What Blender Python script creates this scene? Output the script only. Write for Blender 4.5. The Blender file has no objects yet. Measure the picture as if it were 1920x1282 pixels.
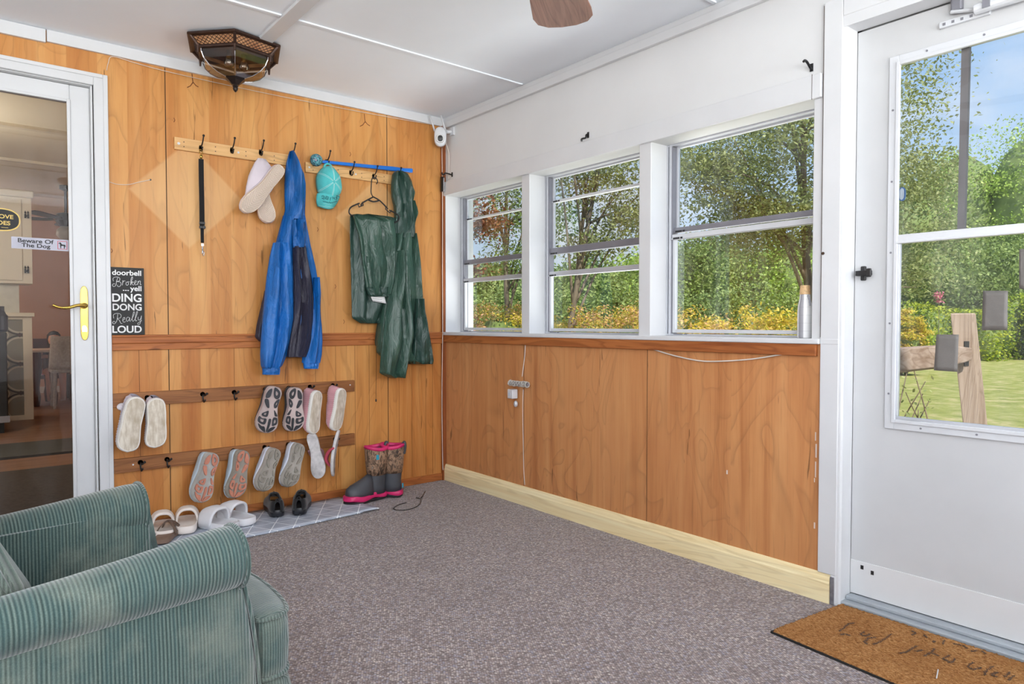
import bpy, math, random
import numpy as np
from mathutils import Vector, Matrix
random.seed(7)
RNG = np.random.default_rng(11)
D = bpy.data
SC = bpy.context.scene
COL = SC.collection
R = math.radians
PI = math.pi

# ------------------------------------------------------------------ camera
F_PX = 1280.0
CAM = np.array([-2.4072, -3.6574, 1.0])
YAW = math.atan2(1580, 1280)
PITCH = math.atan(35 / 1280.0)
_Fh = np.array([math.cos(YAW), math.sin(YAW), 0.0])
_R = np.array([math.sin(YAW), -math.cos(YAW), 0.0])
_F = math.cos(PITCH) * _Fh + np.array([0, 0, -math.sin(PITCH)])
_U = np.cross(_R, _F)
cd = D.cameras.new('camera'); cam = D.objects.new('camera', cd); COL.objects.link(cam)
cd.sensor_width = 36.0; cd.lens = 36.0 * F_PX / 1920.0
cd.clip_start = 0.05; cd.clip_end = 300
_m = Matrix(((_R[0], _U[0], -_F[0], CAM[0]), (_R[1], _U[1], -_F[1], CAM[1]), (_R[2], _U[2], -_F[2], CAM[2]), (0, 0, 0, 1)))
cam.matrix_world = _m
SC.camera = cam

# ------------------------------------------------------------------ sky, sun, added fill lamps
w = D.worlds.new('sky'); SC.world = w; w.use_nodes = True
nt = w.node_tree; nt.nodes.clear()
def N(t, typ, **kw):
    n = t.nodes.new(typ)
    for k, v in kw.items():
        setattr(n, k, v)
    return n
def ramp(t, stops, fac=None, interp='LINEAR'):
    n = N(t, 'ShaderNodeValToRGB'); cr = n.color_ramp; cr.interpolation = interp
    while len(cr.elements) < len(stops): cr.elements.new(0.5)
    for e, (p, c) in zip(cr.elements, stops):
        e.position = p; e.color = (c[0], c[1], c[2], 1) if len(c) == 3 else c
    if fac is not None: t.links.new(fac, n.inputs['Fac'])
    return n.outputs['Color']
def mixc(t, fac, a, b, mode='MIX'):
    n = N(t, 'ShaderNodeMix', data_type='RGBA', blend_type=mode)
    for s, v in ((n.inputs[0], fac), (n.inputs[6], a), (n.inputs[7], b)):
        if isinstance(v, (int, float)): s.default_value = v
        elif isinstance(v, (tuple, list)): s.default_value = (v[0], v[1], v[2], 1)
        else: t.links.new(v, s)
    return n.outputs[2]
def math_(t, op, a, b=None, c=None):
    n = N(t, 'ShaderNodeMath', operation=op)
    for i, v in enumerate((a, b, c)):
        if v is None: continue
        if isinstance(v, (int, float)): n.inputs[i].default_value = v
        else: t.links.new(v, n.inputs[i])
    return n.outputs[0]
tc = N(nt, 'ShaderNodeTexCoord'); sep = N(nt, 'ShaderNodeSeparateXYZ'); nt.links.new(tc.outputs['Generated'], sep.inputs[0])
skyc = ramp(nt, [(0.0, (.80, .90, 1.0)), (0.10, (.62, .79, 1.0)), (0.35, (.36, .60, .97)), (1.0, (.20, .42, .88))], sep.outputs[2])
mp = N(nt, 'ShaderNodeMapping'); mp.inputs['Scale'].default_value = (1.0, 1.0, 2.6); nt.links.new(tc.outputs['Generated'], mp.inputs[0])
cn = N(nt, 'ShaderNodeTexNoise'); cn.inputs['Scale'].default_value = 3.2; cn.inputs['Detail'].default_value = 7; nt.links.new(mp.outputs[0], cn.inputs['Vector'])
cf = ramp(nt, [(0.46, (0, 0, 0)), (0.68, (1, 1, 1))], cn.outputs['Fac'])
low = ramp(nt, [(0.10, (1, 1, 1)), (0.45, (.25, .25, .25))], sep.outputs[2])
cf2 = mixc(nt, 1.0, cf, low, 'MULTIPLY')
skymix = mixc(nt, cf2, skyc, (1.0, 1.0, 1.02))
bg = N(nt, 'ShaderNodeBackground'); bg.inputs['Strength'].default_value = 0.86
nt.links.new(skymix, bg.inputs['Color'])
wo = N(nt, 'ShaderNodeOutputWorld'); nt.links.new(bg.outputs[0], wo.inputs[0])

def light(name, kind, loc, direction, energy, color=(1, 1, 1), **kw):
    l = D.lights.new(name, kind); l.energy = energy; l.color = color
    for k, v in kw.items(): setattr(l, k, v)
    o = D.objects.new(name, l); COL.objects.link(o); o.location = loc
    if direction is not None:
        o.rotation_euler = Vector(direction).to_track_quat('-Z', 'Y').to_euler()
    return o
light('sun', 'SUN', (0, 0, 20), (0.22, 0.62, -0.85), 5.6, (1.0, .96, .88), angle=R(1.2))
# area lamps added outside the unseen south and west openings as stand-in daylight
DL = (.975, .985, 1.0)
light('fill_south_a', 'AREA', (-3.15, -5.46, 1.42), (0, 1, 1.5), 150, DL, shape='RECTANGLE', size=1.9, size_y=1.25)
light('fill_south_b', 'AREA', (-.72, -5.46, 1.42), (0, 1, 1.5), 78, DL, shape='RECTANGLE', size=1.1, size_y=1.25)
light('fill_west', 'AREA', (-4.46, -3.68, 1.42), (1, 0.0, 1.7), 88, DL, shape='RECTANGLE', size=2.9, size_y=1.25)
light('fill_east', 'AREA', (.78, -1.02, .42), (-.55, 0, 1), 46, DL, shape='RECTANGLE', size=1.75, size_y=.9)  # unseen area lamp added below the sill to lift the ceiling
light('fill_house_a', 'POINT', (-2.9, 2.7, 1.95), None, 52, (1.0, .93, .82), shadow_soft_size=.25)  # bare point lamps without fixtures, added to brighten the house interior
light('fill_house_b', 'POINT', (-3.6, 6.9, 2.0), None, 46, (1.0, .90, .78), shadow_soft_size=.25)

SC.view_settings.view_transform = 'Standard'
try: SC.view_settings.look = 'None'
except Exception: pass
SC.view_settings.exposure = 0.20
SC.view_settings.gamma = 1.0
SC.view_settings.use_curve_mapping = False

# ------------------------------------------------------------------ measuring helpers
def ray(x, y): return _F + _R * ((x - 960) / F_PX) + _U * ((641 - y) / F_PX)
def on_y(x, y, Y=0.0):
    r = ray(x, y); return CAM + r * ((Y - CAM[1]) / r[1])
def on_x(x, y, X=0.0):
    r = ray(x, y); return CAM + r * ((X - CAM[0]) / r[0])
def on_z(x, y, z=0.0):
    r = ray(x, y); return CAM + r * ((z - CAM[2]) / r[2])
def yard(px, d):
    """ground position at bearing of column px and horizontal forward distance d"""
    return CAM[:2] + d * (_Fh[:2] + _R[:2] * ((px - 960) / F_PX))
def zat(y, d): return 1.0 + (606 - y) * d / F_PX

# ------------------------------------------------------------------ mesh helpers
class MB:
    def __init__(s): s.v = []; s.f = []; s.mi = []; s.cur = 0
    def add(s, vs, fs):
        b = len(s.v); s.v.extend([tuple(map(float, p)) for p in vs])
        for f in fs: s.f.append(tuple(b + i for i in f)); s.mi.append(s.cur)
        return s
    def box(s, x0, x1, y0, y1, z0, z1):
        vs = [(x, y, z) for x in (x0, x1) for y in (y0, y1) for z in (z0, z1)]
        return s.add(vs, [(0, 1, 3, 2), (4, 6, 7, 5), (0, 4, 5, 1), (2, 3, 7, 6), (0, 2, 6, 4), (1, 5, 7, 3)])
    def obox(s, c, ax, ay, az, hx, hy, hz):
        c = np.array(c, float); ax, ay, az = [np.array(a, float) / np.linalg.norm(a) for a in (ax, ay, az)]
        vs = [c + ax * hx * i + ay * hy * j + az * hz * k for i in (-1, 1) for j in (-1, 1) for k in (-1, 1)]
        return s.add(vs, [(0, 1, 3, 2), (4, 6, 7, 5), (0, 4, 5, 1), (2, 3, 7, 6), (0, 2, 6, 4), (1, 5, 7, 3)])
    def rings(s, rs, closed=True, cap=True, capend=True):
        n = len(rs[0]); vs = [p for r in rs for p in r]; fs = []
        for i in range(len(rs) - 1):
            for j in range(n if closed else n - 1):
                k = (j + 1) % n; fs.append((i * n + j, i * n + k, (i + 1) * n + k, (i + 1) * n + j))
        if closed and cap: fs.append(tuple(range(n - 1, -1, -1)))
        if closed and capend: fs.append(tuple((len(rs) - 1) * n + j for j in range(n)))
        return s.add(vs, fs)
    def tube(s, pts, r, n=8, closed=False):
        pts = [np.array(p, float) for p in pts]; m = len(pts); rs = []
        rr = r if hasattr(r, '__len__') else [r] * m
        prev = None
        for i, p in enumerate(pts):
            a = pts[max(i - 1, 0)] if not closed else pts[(i - 1) % m]; b = pts[min(i + 1, m - 1)] if not closed else pts[(i + 1) % m]
            t = b - a; t = t / (np.linalg.norm(t) + 1e-12)
            if prev is None:
                u = np.cross(t, (0, 0, 1)); u = u if np.linalg.norm(u) > 1e-3 else np.cross(t, (1, 0, 0))
            else: u = prev - t * np.dot(prev, t)
            u = u / (np.linalg.norm(u) + 1e-12); prev = u; v = np.cross(t, u)
            rs.append([p + rr[i] * (math.cos(2 * PI * k / n) * u + math.sin(2 * PI * k / n) * v) for k in range(n)])
        if closed: rs.append(rs[0]); return s.rings(rs, cap=False, capend=False)
        return s.rings(rs)
    def lathe(s, prof, c=(0, 0, 0), n=24, axis='z', rot=0, cap=True):
        rs = []
        for r, h in prof:
            ring = []
            for k in range(n):
                a = 2 * PI * k / n + rot
                q = (r * math.cos(a), r * math.sin(a), h)
                if axis == 'y': q = (q[0], q[2], -q[1])
                if axis == 'x': q = (q[2], q[0], q[1])
                ring.append((c[0] + q[0], c[1] + q[1], c[2] + q[2]))
            rs.append(ring)
        return s.rings(rs, cap=cap, capend=cap)
    def prism(s, poly, fn0, fn1):
        """poly of (a,b); fn0/fn1 map to 3-D for bottom/top"""
        n = len(poly); vs = [fn0(*p) for p in poly] + [fn1(*p) for p in poly]
        fs = [tuple(range(n - 1, -1, -1)), tuple(range(n, 2 * n))] + [(i, (i + 1) % n, n + (i + 1) % n, n + i) for i in range(n)]
        return s.add(vs, fs)
    def grid(s, P, closed_u=False):
        n = len(P); m = len(P[0]); fs = []
        for i in range(n - 1):
            for j in range(m - 1): fs.append((i * m + j, i * m + j + 1, (i + 1) * m + j + 1, (i + 1) * m + j))
        return s.add([p for r in P for p in r], fs)
    def sphere(s, c, rx, ry=None, rz=None, n=16, m=10):
        ry = ry or rx; rz = rz or rx
        rs = [[(c[0] + rx * math.sin(t) * math.cos(a), c[1] + ry * math.sin(t) * math.sin(a), c[2] - rz * math.cos(t)) for a in [2 * PI * k / n for k in range(n)]] for t in [max(1e-3, PI * i / m) for i in range(m)] + [PI - 1e-3]]
        return s.rings(rs)
    def xf(s, M):
        s.v = [tuple(M @ Vector(p)) for p in s.v]; return s
    def build(s, name, mats, parent=None, smooth=False, bevel=0, sub=0, solid=0, auto=None):
        me = D.meshes.new(name); me.from_pydata(s.v, [], s.f); me.validate(); me.update()
        mats = mats if isinstance(mats, (list, tuple)) else [mats]
        for m in mats: me.materials.append(m)
        if len(mats) > 1:
            if len(me.polygons) == len(s.mi): me.polygons.foreach_set('material_index', s.mi)
        import bmesh
        bm = bmesh.new(); bm.from_mesh(me); bmesh.ops.recalc_face_normals(bm, faces=bm.faces); bm.to_mesh(me); bm.free()
        if smooth:
            me.polygons.foreach_set('use_smooth', [True] * len(me.polygons))
            if auto: 
                try: me.set_sharp_from_angle(angle=R(auto))
                except Exception: pass
        o = D.objects.new(name, me); COL.objects.link(o)
        if solid: md = o.modifiers.new('s', 'SOLIDIFY'); md.thickness = solid; md.offset = 0
        if bevel: md = o.modifiers.new('b', 'BEVEL'); md.width = bevel; md.segments = 2; md.limit_method = 'ANGLE'; md.angle_limit = R(40)
        if sub: md = o.modifiers.new('u', 'SUBSURF'); md.levels = sub; md.render_levels = sub
        if parent is not None: adopt(o, parent)
        return o
def adopt(o, parent):
    o.parent = parent
    p = parent; M = Matrix.Identity(4)
    chain = []
    while p is not None: chain.append(p); p = p.parent
    for q in reversed(chain): M = M @ q.matrix_parent_inverse @ q.matrix_basis
    o.matrix_parent_inverse = M.inverted()
def tag(o, label=None, cat=None, group=None, kind=None):
    if label: o['label'] = label
    if cat: o['category'] = cat
    if group: o['group'] = group
    if kind: o['kind'] = kind
    return o
def empty(name, loc, label, cat, group=None):
    o = D.objects.new(name, None); o.location = tuple(map(float, loc)); o.empty_display_size = .05; COL.objects.link(o)
    o.matrix_basis = Matrix.Translation(o.location)
    return tag(o, label, cat, group)
def struct(o, label=None): return tag(o, label, None, None, 'structure')
def smooth_path(pts, n=6, closed=False):
    pts = [np.array(p, float) for p in pts]; m = len(pts); out = []
    rng_ = range(m if closed else m - 1)
    for i in rng_:
        p0 = pts[(i - 1) % m] if closed or i > 0 else pts[i]; p1 = pts[i]; p2 = pts[(i + 1) % m]
        p3 = pts[(i + 2) % m] if closed or i + 2 < m else p2
        for k in range(n):
            t = k / n
            out.append(.5 * ((2 * p1) + (-p0 + p2) * t + (2 * p0 - 5 * p1 + 4 * p2 - p3) * t * t + (-p0 + 3 * p1 - 3 * p2 + p3) * t ** 3))
    if not closed: out.append(pts[-1])
    return out

# ------------------------------------------------------------------ materials
def lin(r, g, b):
    f = lambda c: (c / 255) / 12.92 if c / 255 <= .04045 else ((c / 255 + .055) / 1.055) ** 2.4
    return (f(r), f(g), f(b))
def newmat(name):
    m = D.materials.new(name); m.use_nodes = True; t = m.node_tree; t.nodes.clear()
    b = N(t, 'ShaderNodeBsdfPrincipled'); o = N(t, 'ShaderNodeOutputMaterial'); t.links.new(b.outputs[0], o.inputs[0])
    return m, t, b
def setb(t, b, col=None, rough=.6, metal=0, bump=None, bs=.3, bd=.002, spec=None, sheen=0):
    if col is not None:
        if isinstance(col, tuple): b.inputs['Base Color'].default_value = (*col[:3], 1)
        else: t.links.new(col, b.inputs['Base Color'])
    if isinstance(rough, (int, float)): b.inputs['Roughness'].default_value = rough
    else: t.links.new(rough, b.inputs['Roughness'])
    b.inputs['Metallic'].default_value = metal
    if spec is not None: b.inputs['Specular IOR Level'].default_value = spec
    if sheen: b.inputs['Sheen Weight'].default_value = sheen
    if bump is not None:
        n = N(t, 'ShaderNodeBump'); n.inputs['Strength'].default_value = bs; n.inputs['Distance'].default_value = bd
        t.links.new(bump, n.inputs['Height']); t.links.new(n.outputs[0], b.inputs['Normal'])
def coords(t, scale=(1, 1, 1), loc=(0, 0, 0), rot=(0, 0, 0)):
    c = N(t, 'ShaderNodeTexCoord'); m = N(t, 'ShaderNodeMapping')
    m.inputs['Scale'].default_value = scale; m.inputs['Location'].default_value = loc; m.inputs['Rotation'].default_value = rot
    t.links.new(c.outputs['Object'], m.inputs[0]); return m.outputs[0]
def noise(t, vec, scale, detail=3, rough=.55, dist=0):
    n = N(t, 'ShaderNodeTexNoise'); n.inputs['Scale'].default_value = scale; n.inputs['Detail'].default_value = detail
    n.inputs['Roughness'].default_value = rough; n.inputs['Distortion'].default_value = dist
    t.links.new(vec, n.inputs['Vector']); return n.outputs['Fac']
def plain(name, col, rough=.55, metal=0, var=.12, sc=6, bs=.15, bd=.001, spec=None, sheen=0):
    m, t, b = newmat(name)
    v = coords(t)
    f = noise(t, v, sc, 4)
    a = tuple(min(1, c * (1 - var)) for c in col); c2 = tuple(min(1, c * (1 + var)) for c in col)
    setb(t, b, ramp(t, [(.3, a), (.7, c2)], f), rough, metal, noise(t, v, sc * 12, 3), bs, bd, spec, sheen)
    return m

def wood_wall(name, axis, base, dark, light_, strip=9.0, cath=1.0, diamonds=()):
    m, t, b = newmat(name)
    c = N(t, 'ShaderNodeTexCoord'); s = N(t, 'ShaderNodeSeparateXYZ'); t.links.new(c.outputs['Object'], s.inputs[0])
    h = s.outputs[axis]; z = s.outputs[2]
    vo = N(t, 'ShaderNodeTexVoronoi', voronoi_dimensions='1D'); t.links.new(h, vo.inputs['W']); vo.inputs['Scale'].default_value = strip
    sepc = N(t, 'ShaderNodeSeparateColor'); t.links.new(vo.outputs['Color'], sepc.inputs[0]); cell = sepc.outputs[0]
    # per-strip offset in z so that figure changes from strip to strip
    cb = N(t, 'ShaderNodeCombineXYZ'); t.links.new(h, cb.inputs[0])
    t.links.new(math_(t, 'ADD', math_(t, 'MULTIPLY', z, .26 if cath < .6 else .42), math_(t, 'MULTIPLY', cell, 1.2 if cath < .6 else .1)), cb.inputs[1])
    wv = N(t, 'ShaderNodeTexNoise'); wv.inputs['Scale'].default_value = 3.0 if cath > .6 else 3.6; wv.inputs['Detail'].default_value = 2.0; wv.inputs['Distortion'].default_value = .9
    t.links.new(cb.outputs[0], wv.inputs['Vector'])
    ringf = math_(t, 'FRACT', math_(t, 'MULTIPLY', wv.outputs['Fac'], 11.0))
    ringd = ramp(t, [(0, (1, 1, 1)), (.05, (.6, .6, .6)), (.22, (.12, .12, .12)), (.5, (0, 0, 0)), (.93, (0, 0, 0)), (1, (1, 1, 1))], ringf)
    fg = N(t, 'ShaderNodeMapping'); fg.inputs['Scale'].default_value = (130, 130, 3.5) ; t.links.new(c.outputs['Object'], fg.inputs[0])
    fine = noise(t, fg.outputs[0], 1.0, 4, .6)
    fb = N(t, 'ShaderNodeMapping'); fb.inputs['Scale'].default_value = (14, 14, .8); t.links.new(c.outputs['Object'], fb.inputs[0])
    broad = noise(t, fb.outputs[0], 1.0, 4, .6, .4)
    blot = noise(t, c.outputs['Object'], 3.0, 4, .6)
    col = ramp(t, [(.30, dark), (.5, base), (.72, light_)], broad)
    col = mixc(t, .42 if cath < .6 else .25, col, ramp(t, [(0, dark), (.5, base), (1, light_)], cell))
    col = mixc(t, .35, col, ramp(t, [(.3, dark), (.7, light_)], blot), 'SOFT_LIGHT')
    fr = math_(t, 'MULTIPLY', ringd, math_(t, 'MULTIPLY', blot, .62))
    dk = tuple(x * .62 for x in dark)
    col = mixc(t, fr, col, dk)
    col = mixc(t, ramp(t, [(.56, (0, 0, 0)), (.74, (.45, .45, .45))], fine), col, dk)
    # long dark checks in the veneer
    ck = N(t, 'ShaderNodeMapping'); ck.inputs['Scale'].default_value = (42, 42, 3.2); t.links.new(c.outputs['Object'], ck.inputs[0])
    chk = noise(t, ck.outputs[0], 1.0, 2, .4, 1.2)
    col = mixc(t, ramp(t, [(.715, (0, 0, 0)), (.745, (.8, .8, .8))], chk), col, tuple(x * .45 for x in dark))
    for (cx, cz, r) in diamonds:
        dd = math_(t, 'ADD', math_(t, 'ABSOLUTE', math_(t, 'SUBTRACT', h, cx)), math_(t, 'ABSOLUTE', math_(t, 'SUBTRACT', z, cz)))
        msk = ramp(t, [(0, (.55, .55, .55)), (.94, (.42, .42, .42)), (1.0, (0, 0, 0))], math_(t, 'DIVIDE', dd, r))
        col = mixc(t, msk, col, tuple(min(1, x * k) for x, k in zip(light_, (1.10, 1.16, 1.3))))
    setb(t, b, col, .42, 0, fine, .08, .001, .35)
    return m
def plank(name, col, col2, axis=0, rough=.5, knots=True, gs=1.0):
    m, t, b = newmat(name)
    sc = [30 * gs, 30 * gs, 30 * gs]; sc[axis] = 1.6 * gs
    v = coords(t, tuple(sc)); f = noise(t, v, 1.0, 5, .6, 1.0)
    sc2 = [9 * gs, 9 * gs, 9 * gs]; sc2[axis] = .7 * gs
    f2 = noise(t, coords(t, tuple(sc2)), 1.0, 2, .5, 1.5)
    rr = math_(t, 'FRACT', math_(t, 'MULTIPLY', f2, 9))
    c = ramp(t, [(.25, col2), (.6, col)], f)
    c = mixc(t, ramp(t, [(0, (.5, .5, .5)), (.25, (0, 0, 0)), (.85, (0, 0, 0)), (1, (.5, .5, .5))], rr), c, tuple(x * (.6 if rough < .54 else .8) for x in col2))
    if knots:
        vo = N(t, 'ShaderNodeTexVoronoi'); sc3 = [11, 11, 11]; sc3[axis] = 2.4; t.links.new(coords(t, tuple(sc3)), vo.inputs['Vector']); vo.inputs['Scale'].default_value = 1
        k = ramp(t, [(.0, (1, 1, 1)), (.05, (.8, .8, .8)), (.09, (0, 0, 0))], vo.outputs['Distance'])
        c = mixc(t, k, c, tuple(x * .35 for x in col2))
    setb(t, b, c, rough, 0, f, .12, .001, .35)
    return m

M = {}
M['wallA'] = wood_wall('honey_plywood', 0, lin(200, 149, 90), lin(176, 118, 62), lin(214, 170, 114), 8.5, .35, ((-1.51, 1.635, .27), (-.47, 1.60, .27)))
M['wallAlow'] = wood_wall('honey_plywood_low', 0, lin(196, 142, 82), lin(170, 110, 56), lin(210, 164, 106), 11.0, .5)
M['wallB'] = wood_wall('amber_plywood', 1, lin(200, 148, 102), lin(174, 120, 78), lin(212, 166, 120), 1.6, 1.0)
M['white'] = plain('white_paint', (.66, .664, .672), .5, 0, .03, 2.5, .06)
M['ceil'] = plain('ceiling_paint', (.84, .885, .94), .6, 0, .03, 1.6, .05)
M['trimwhite'] = plain('white_gloss_paint', (.64, .648, .665), .35, 0, .03, 5, .08)
M['rail'] = plank('reddish_rail', lin(176, 108, 58), lin(140, 74, 36), 1)
M['railx'] = plank('reddish_ledge', lin(178, 108, 56), lin(146, 78, 36), 0)
M['hookboard'] = plank('pale_board', lin(222, 178, 122), lin(202, 152, 96), 0, .45, False)
M['darkboard'] = plank('walnut_board', lin(150, 98, 56), lin(118, 70, 36), 0, .5, False)
M['pine'] = plank('raw_pine', lin(244, 230, 188), lin(232, 208, 156), 1, .55, True, .8)
M['black'] = plain('black_iron', (.012, .012, .013), .38, .2, .2, 30)
M['blackp'] = plain('black_plastic', (.015, .014, .015), .4, 0, .2, 30)
M['brass'] = plain('brass', lin(205, 170, 85), .25, 1.0, .1, 20)
M['alu'] = plain('aluminium', lin(196, 198, 204), .4, .35, .06, 8)
M['aludark'] = plain('dull_aluminium', lin(138, 138, 146), .45, .4, .1, 8)
M['whitealu'] = plain('painted_aluminium', lin(208, 210, 214), .35, .1, .03, 8)
M['steel'] = plain('steel', lin(200, 200, 205), .25, 1.0, .05, 20)
def glass_mat(name, tint=(1, 1, 1), refl=.10, rough=.0, dirt=0.0):
    m = D.materials.new(name); m.use_nodes = True; t = m.node_tree; t.nodes.clear()
    tr = N(t, 'ShaderNodeBsdfTransparent'); tr.inputs[0].default_value = (*tint, 1)
    gl = N(t, 'ShaderNodeBsdfGlossy'); gl.inputs['Roughness'].default_value = rough
    fr = N(t, 'ShaderNodeFresnel'); fr.inputs[0].default_value = 1.5
    mx = N(t, 'ShaderNodeMixShader'); t.links.new(math_(t, 'MULTIPLY_ADD', fr.outputs[0], 1.3, refl - .04), mx.inputs[0])
    t.links.new(tr.outputs[0], mx.inputs[1]); t.links.new(gl.outputs[0], mx.inputs[2])
    out = mx.outputs[0]
    if dirt:
        df = N(t, 'ShaderNodeBsdfDiffuse'); df.inputs[0].default_value = (.8, .8, .8, 1)
        f = ramp(t, [(.45, (0, 0, 0)), (.8, (dirt, dirt, dirt))], noise(t, coords(t, (8, 8, 2.5)), 1.2, 5))
        m2 = N(t, 'ShaderNodeMixShader'); t.links.new(f, m2.inputs[0]); t.links.new(out, m2.inputs[1]); t.links.new(df.outputs[0], m2.inputs[2]); out = m2.outputs[0]
    o = N(t, 'ShaderNodeOutputMaterial'); t.links.new(out, o.inputs[0])
    return m
M['glass'] = glass_mat('window_glass', (.97, .98, .97), .045, 0, .10)
M['glass2'] = glass_mat('screened_glass', (.80, .81, .79), .045, 0, .12)
M['doorglass'] = glass_mat('patio_door_glass', (.84, .83, .81), .045, 0, .05)
M['lampglass'] = glass_mat('bevelled_lamp_glass', (.96, .90, .82), .10, .04)

# carpet
def carpet_mat():
    m, t, b = newmat('berber_carpet')
    v = coords(t); vo = N(t, 'ShaderNodeTexVoronoi'); vo.inputs['Scale'].default_value = 1; vo.inputs['Randomness'].default_value = .55
    t.links.new(coords(t, (150, 115, 1), rot=(0, 0, R(38))), vo.inputs['Vector'])
    sc = N(t, 'ShaderNodeSeparateColor'); t.links.new(vo.outputs['Color'], sc.inputs[0])
    c = ramp(t, [(0, lin(108, 92, 90)), (.35, lin(146, 128, 124)), (.6, lin(180, 164, 156)), (.8, lin(142, 138, 152)), (1, lin(208, 192, 180))], sc.outputs[0])
    big = noise(t, v, 1.3, 5)
    c = mixc(t, ramp(t, [(.4, (0, 0, 0)), (.75, (.30, .30, .30))], big), c, lin(96, 78, 72))
    gap = ramp(t, [(.25, (0, 0, 0)), (.7, (.75, .75, .75))], vo.outputs['Distance'])
    c = mixc(t, gap, c, lin(80, 66, 64))
    hgt = math_(t, 'SUBTRACT', 1.0, vo.outputs['Distance'])
    setb(t, b, c, .95, 0, hgt, .8, .004, .1, .3)
    return m
M['carpet'] = carpet_mat()

def cloth(name, col, rough=.7, var=.12, weave=900, sheen=.1, spec=.3, bd=.0006):
    m, t, b = newmat(name); v = coords(t)
    f = noise(t, v, 9, 4); a = tuple(c * (1 - var) for c in col); c2 = tuple(min(1, c * (1 + var)) for c in col)
    setb(t, b, ramp(t, [(.3, a), (.7, c2)], f), rough, 0, noise(t, v, weave, 2), .3, bd, spec, sheen)
    return m

# ------------------------------------------------------------------ the room
ZC = 2.29
XW, YS = -4.30, -5.30         # west wall, south wall
m = MB(); m.box(XW - .1, .055, YS - .1, .0, -.05, 0.0); struct(m.build('floor', M['carpet']))
m = MB(); m.box(XW - .12, .14, YS - .12, .12, ZC, ZC + .06); struct(m.build('ceiling', M['ceil']))
m = MB(); m.box(XW - 1.4, .3, YS - 1.5, 8.6, ZC + .3, ZC + .42); struct(m.build('roof', plain('roof_shingle', (.12, .11, .10), .9)))  # unseen; eaves lengthened south and west to keep sun out of the porch
# wall A (wood) with the patio door opening
DX0, DX1, DZ = -2.82, -1.915, 2.085
m = MB(); m.box(DX1, 0.14, 0, .12, .92, ZC); m.box(DX0, DX1, 0, .12, DZ, ZC); m.box(XW, DX0, 0, .12, .92, ZC); struct(m.build('wall_back', M['wallA']))
m = MB(); m.box(DX1, 0.14, 0, .12, 0, .92); m.box(XW, DX0, 0, .12, 0, .92); struct(m.build('wall_back_lower', M['wallAlow']))
# panel seams and thin battens on wall A
seam = plain('dark_seam', (.05, .025, .012), .9)
m = MB()
for x in (-1.610, -.405):
    m.box(x - .0018, x + .0018, -.0012, .002, 0, 2.24)
for x in (-1.74, -1.30, -1.02, -.86, -.74, -.62, -.53, -.33, -.24, -.14, -.09):
    m.box(x - .0007, x + .0007, -.0006, .002, 0.05, .90)
struct(m.build('trim_1', seam))
m = MB(); m.box(DX1 + .06, .0, -.018, 0, .905, .938); m.box(DX1 + .06, 0, -.012, 0, .872, .905); m.box(DX1 + .06, 0, -.024, 0, .934, .945)
struct(m.build('trim_2', M['railx'], bevel=.003))
m = MB(); m.box(DX1 + .06, 0, -.012, 0, 0, .045); struct(m.build('baseboard_back', M['railx'], bevel=.003))
m = MB(); m.box(-.026, 0, -.02, 0, 0.0, 2.24); struct(m.build('trim_3', plank('corner_strip', lin(150, 84, 44), lin(116, 60, 28), 2, .5, False)))
# white ceiling trim on wall A, two lengths with a joint
m = MB(); m.box(-2.085, .0, -.016, 0, 2.238, ZC); m.box(XW, -2.089, -.018, 0, 2.232, ZC - .001)
struct(m.build('trim_4', M['trimwhite'], bevel=.002))
# wall B
WIN = [(-.025, -.774), (-.841, -1.605), (-1.673, -2.416)]
Z0, Z1 = .945, 1.805
TB = .115
m = MB()
m.box(0, TB + .05, -2.453, .12, Z1 + .0, ZC); m.box(0, TB + .05, -5.42, -2.453, 2.06, ZC)
struct(m.build('wall_right', M['white']))
m = MB(); m.box(0, TB + .05, -2.453, .0, 0.0, .928); struct(m.build('wall_right_lower', M['wallB']))
m = MB(); m.box(0, TB + .05, -5.42, -3.50, 0, 2.06); m.box(0.001, TB + .05, -2.52, -2.453, 0, 2.06); struct(m.build('wall_right_beside_door', M['white']))
m = MB()
for a, b_ in ((.0, -.025), (-.774, -.841), (-1.605, -1.673), (-2.416, -2.453)):
    m.box(-.004, TB + .05, b_, a, .93, Z1 + .02)
struct(m.build('trim_5', M['trimwhite'], bevel=.003))
m = MB(); m.box(-.020, 0.0, -2.449, .0, 1.803, 1.888); struct(m.build('trim_6', M['trimwhite'], bevel=.003))
m = MB(); m.box(-.024, TB + .05, -2.453, .0, .925, .945); struct(m.build('trim_7', M['trimwhite'], bevel=.004))
m = MB(); m.box(-.018, 0, -2.440, .0, .882, .925); struct(m.build('trim_8', M['rail'], bevel=.002))
m = MB()
for y in (-.79, -1.655):
    m.box(-.001, .001, y - .001, y + .001, .10, .882)
struct(m.build('trim_9', seam))
# raw pine baseboard with moulded profile
prof = [(0, 0), (-.016, 0), (-.016, .072), (-.0135, .078), (-.012, .088), (-.009, .096), (-.004, .103), (0, .103)]
m = MB(); m.rings([[(px, y, pz) for px, pz in prof] for y in (.0, -2.498)])
struct(m.build('baseboard_right', M['pine']), )
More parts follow.
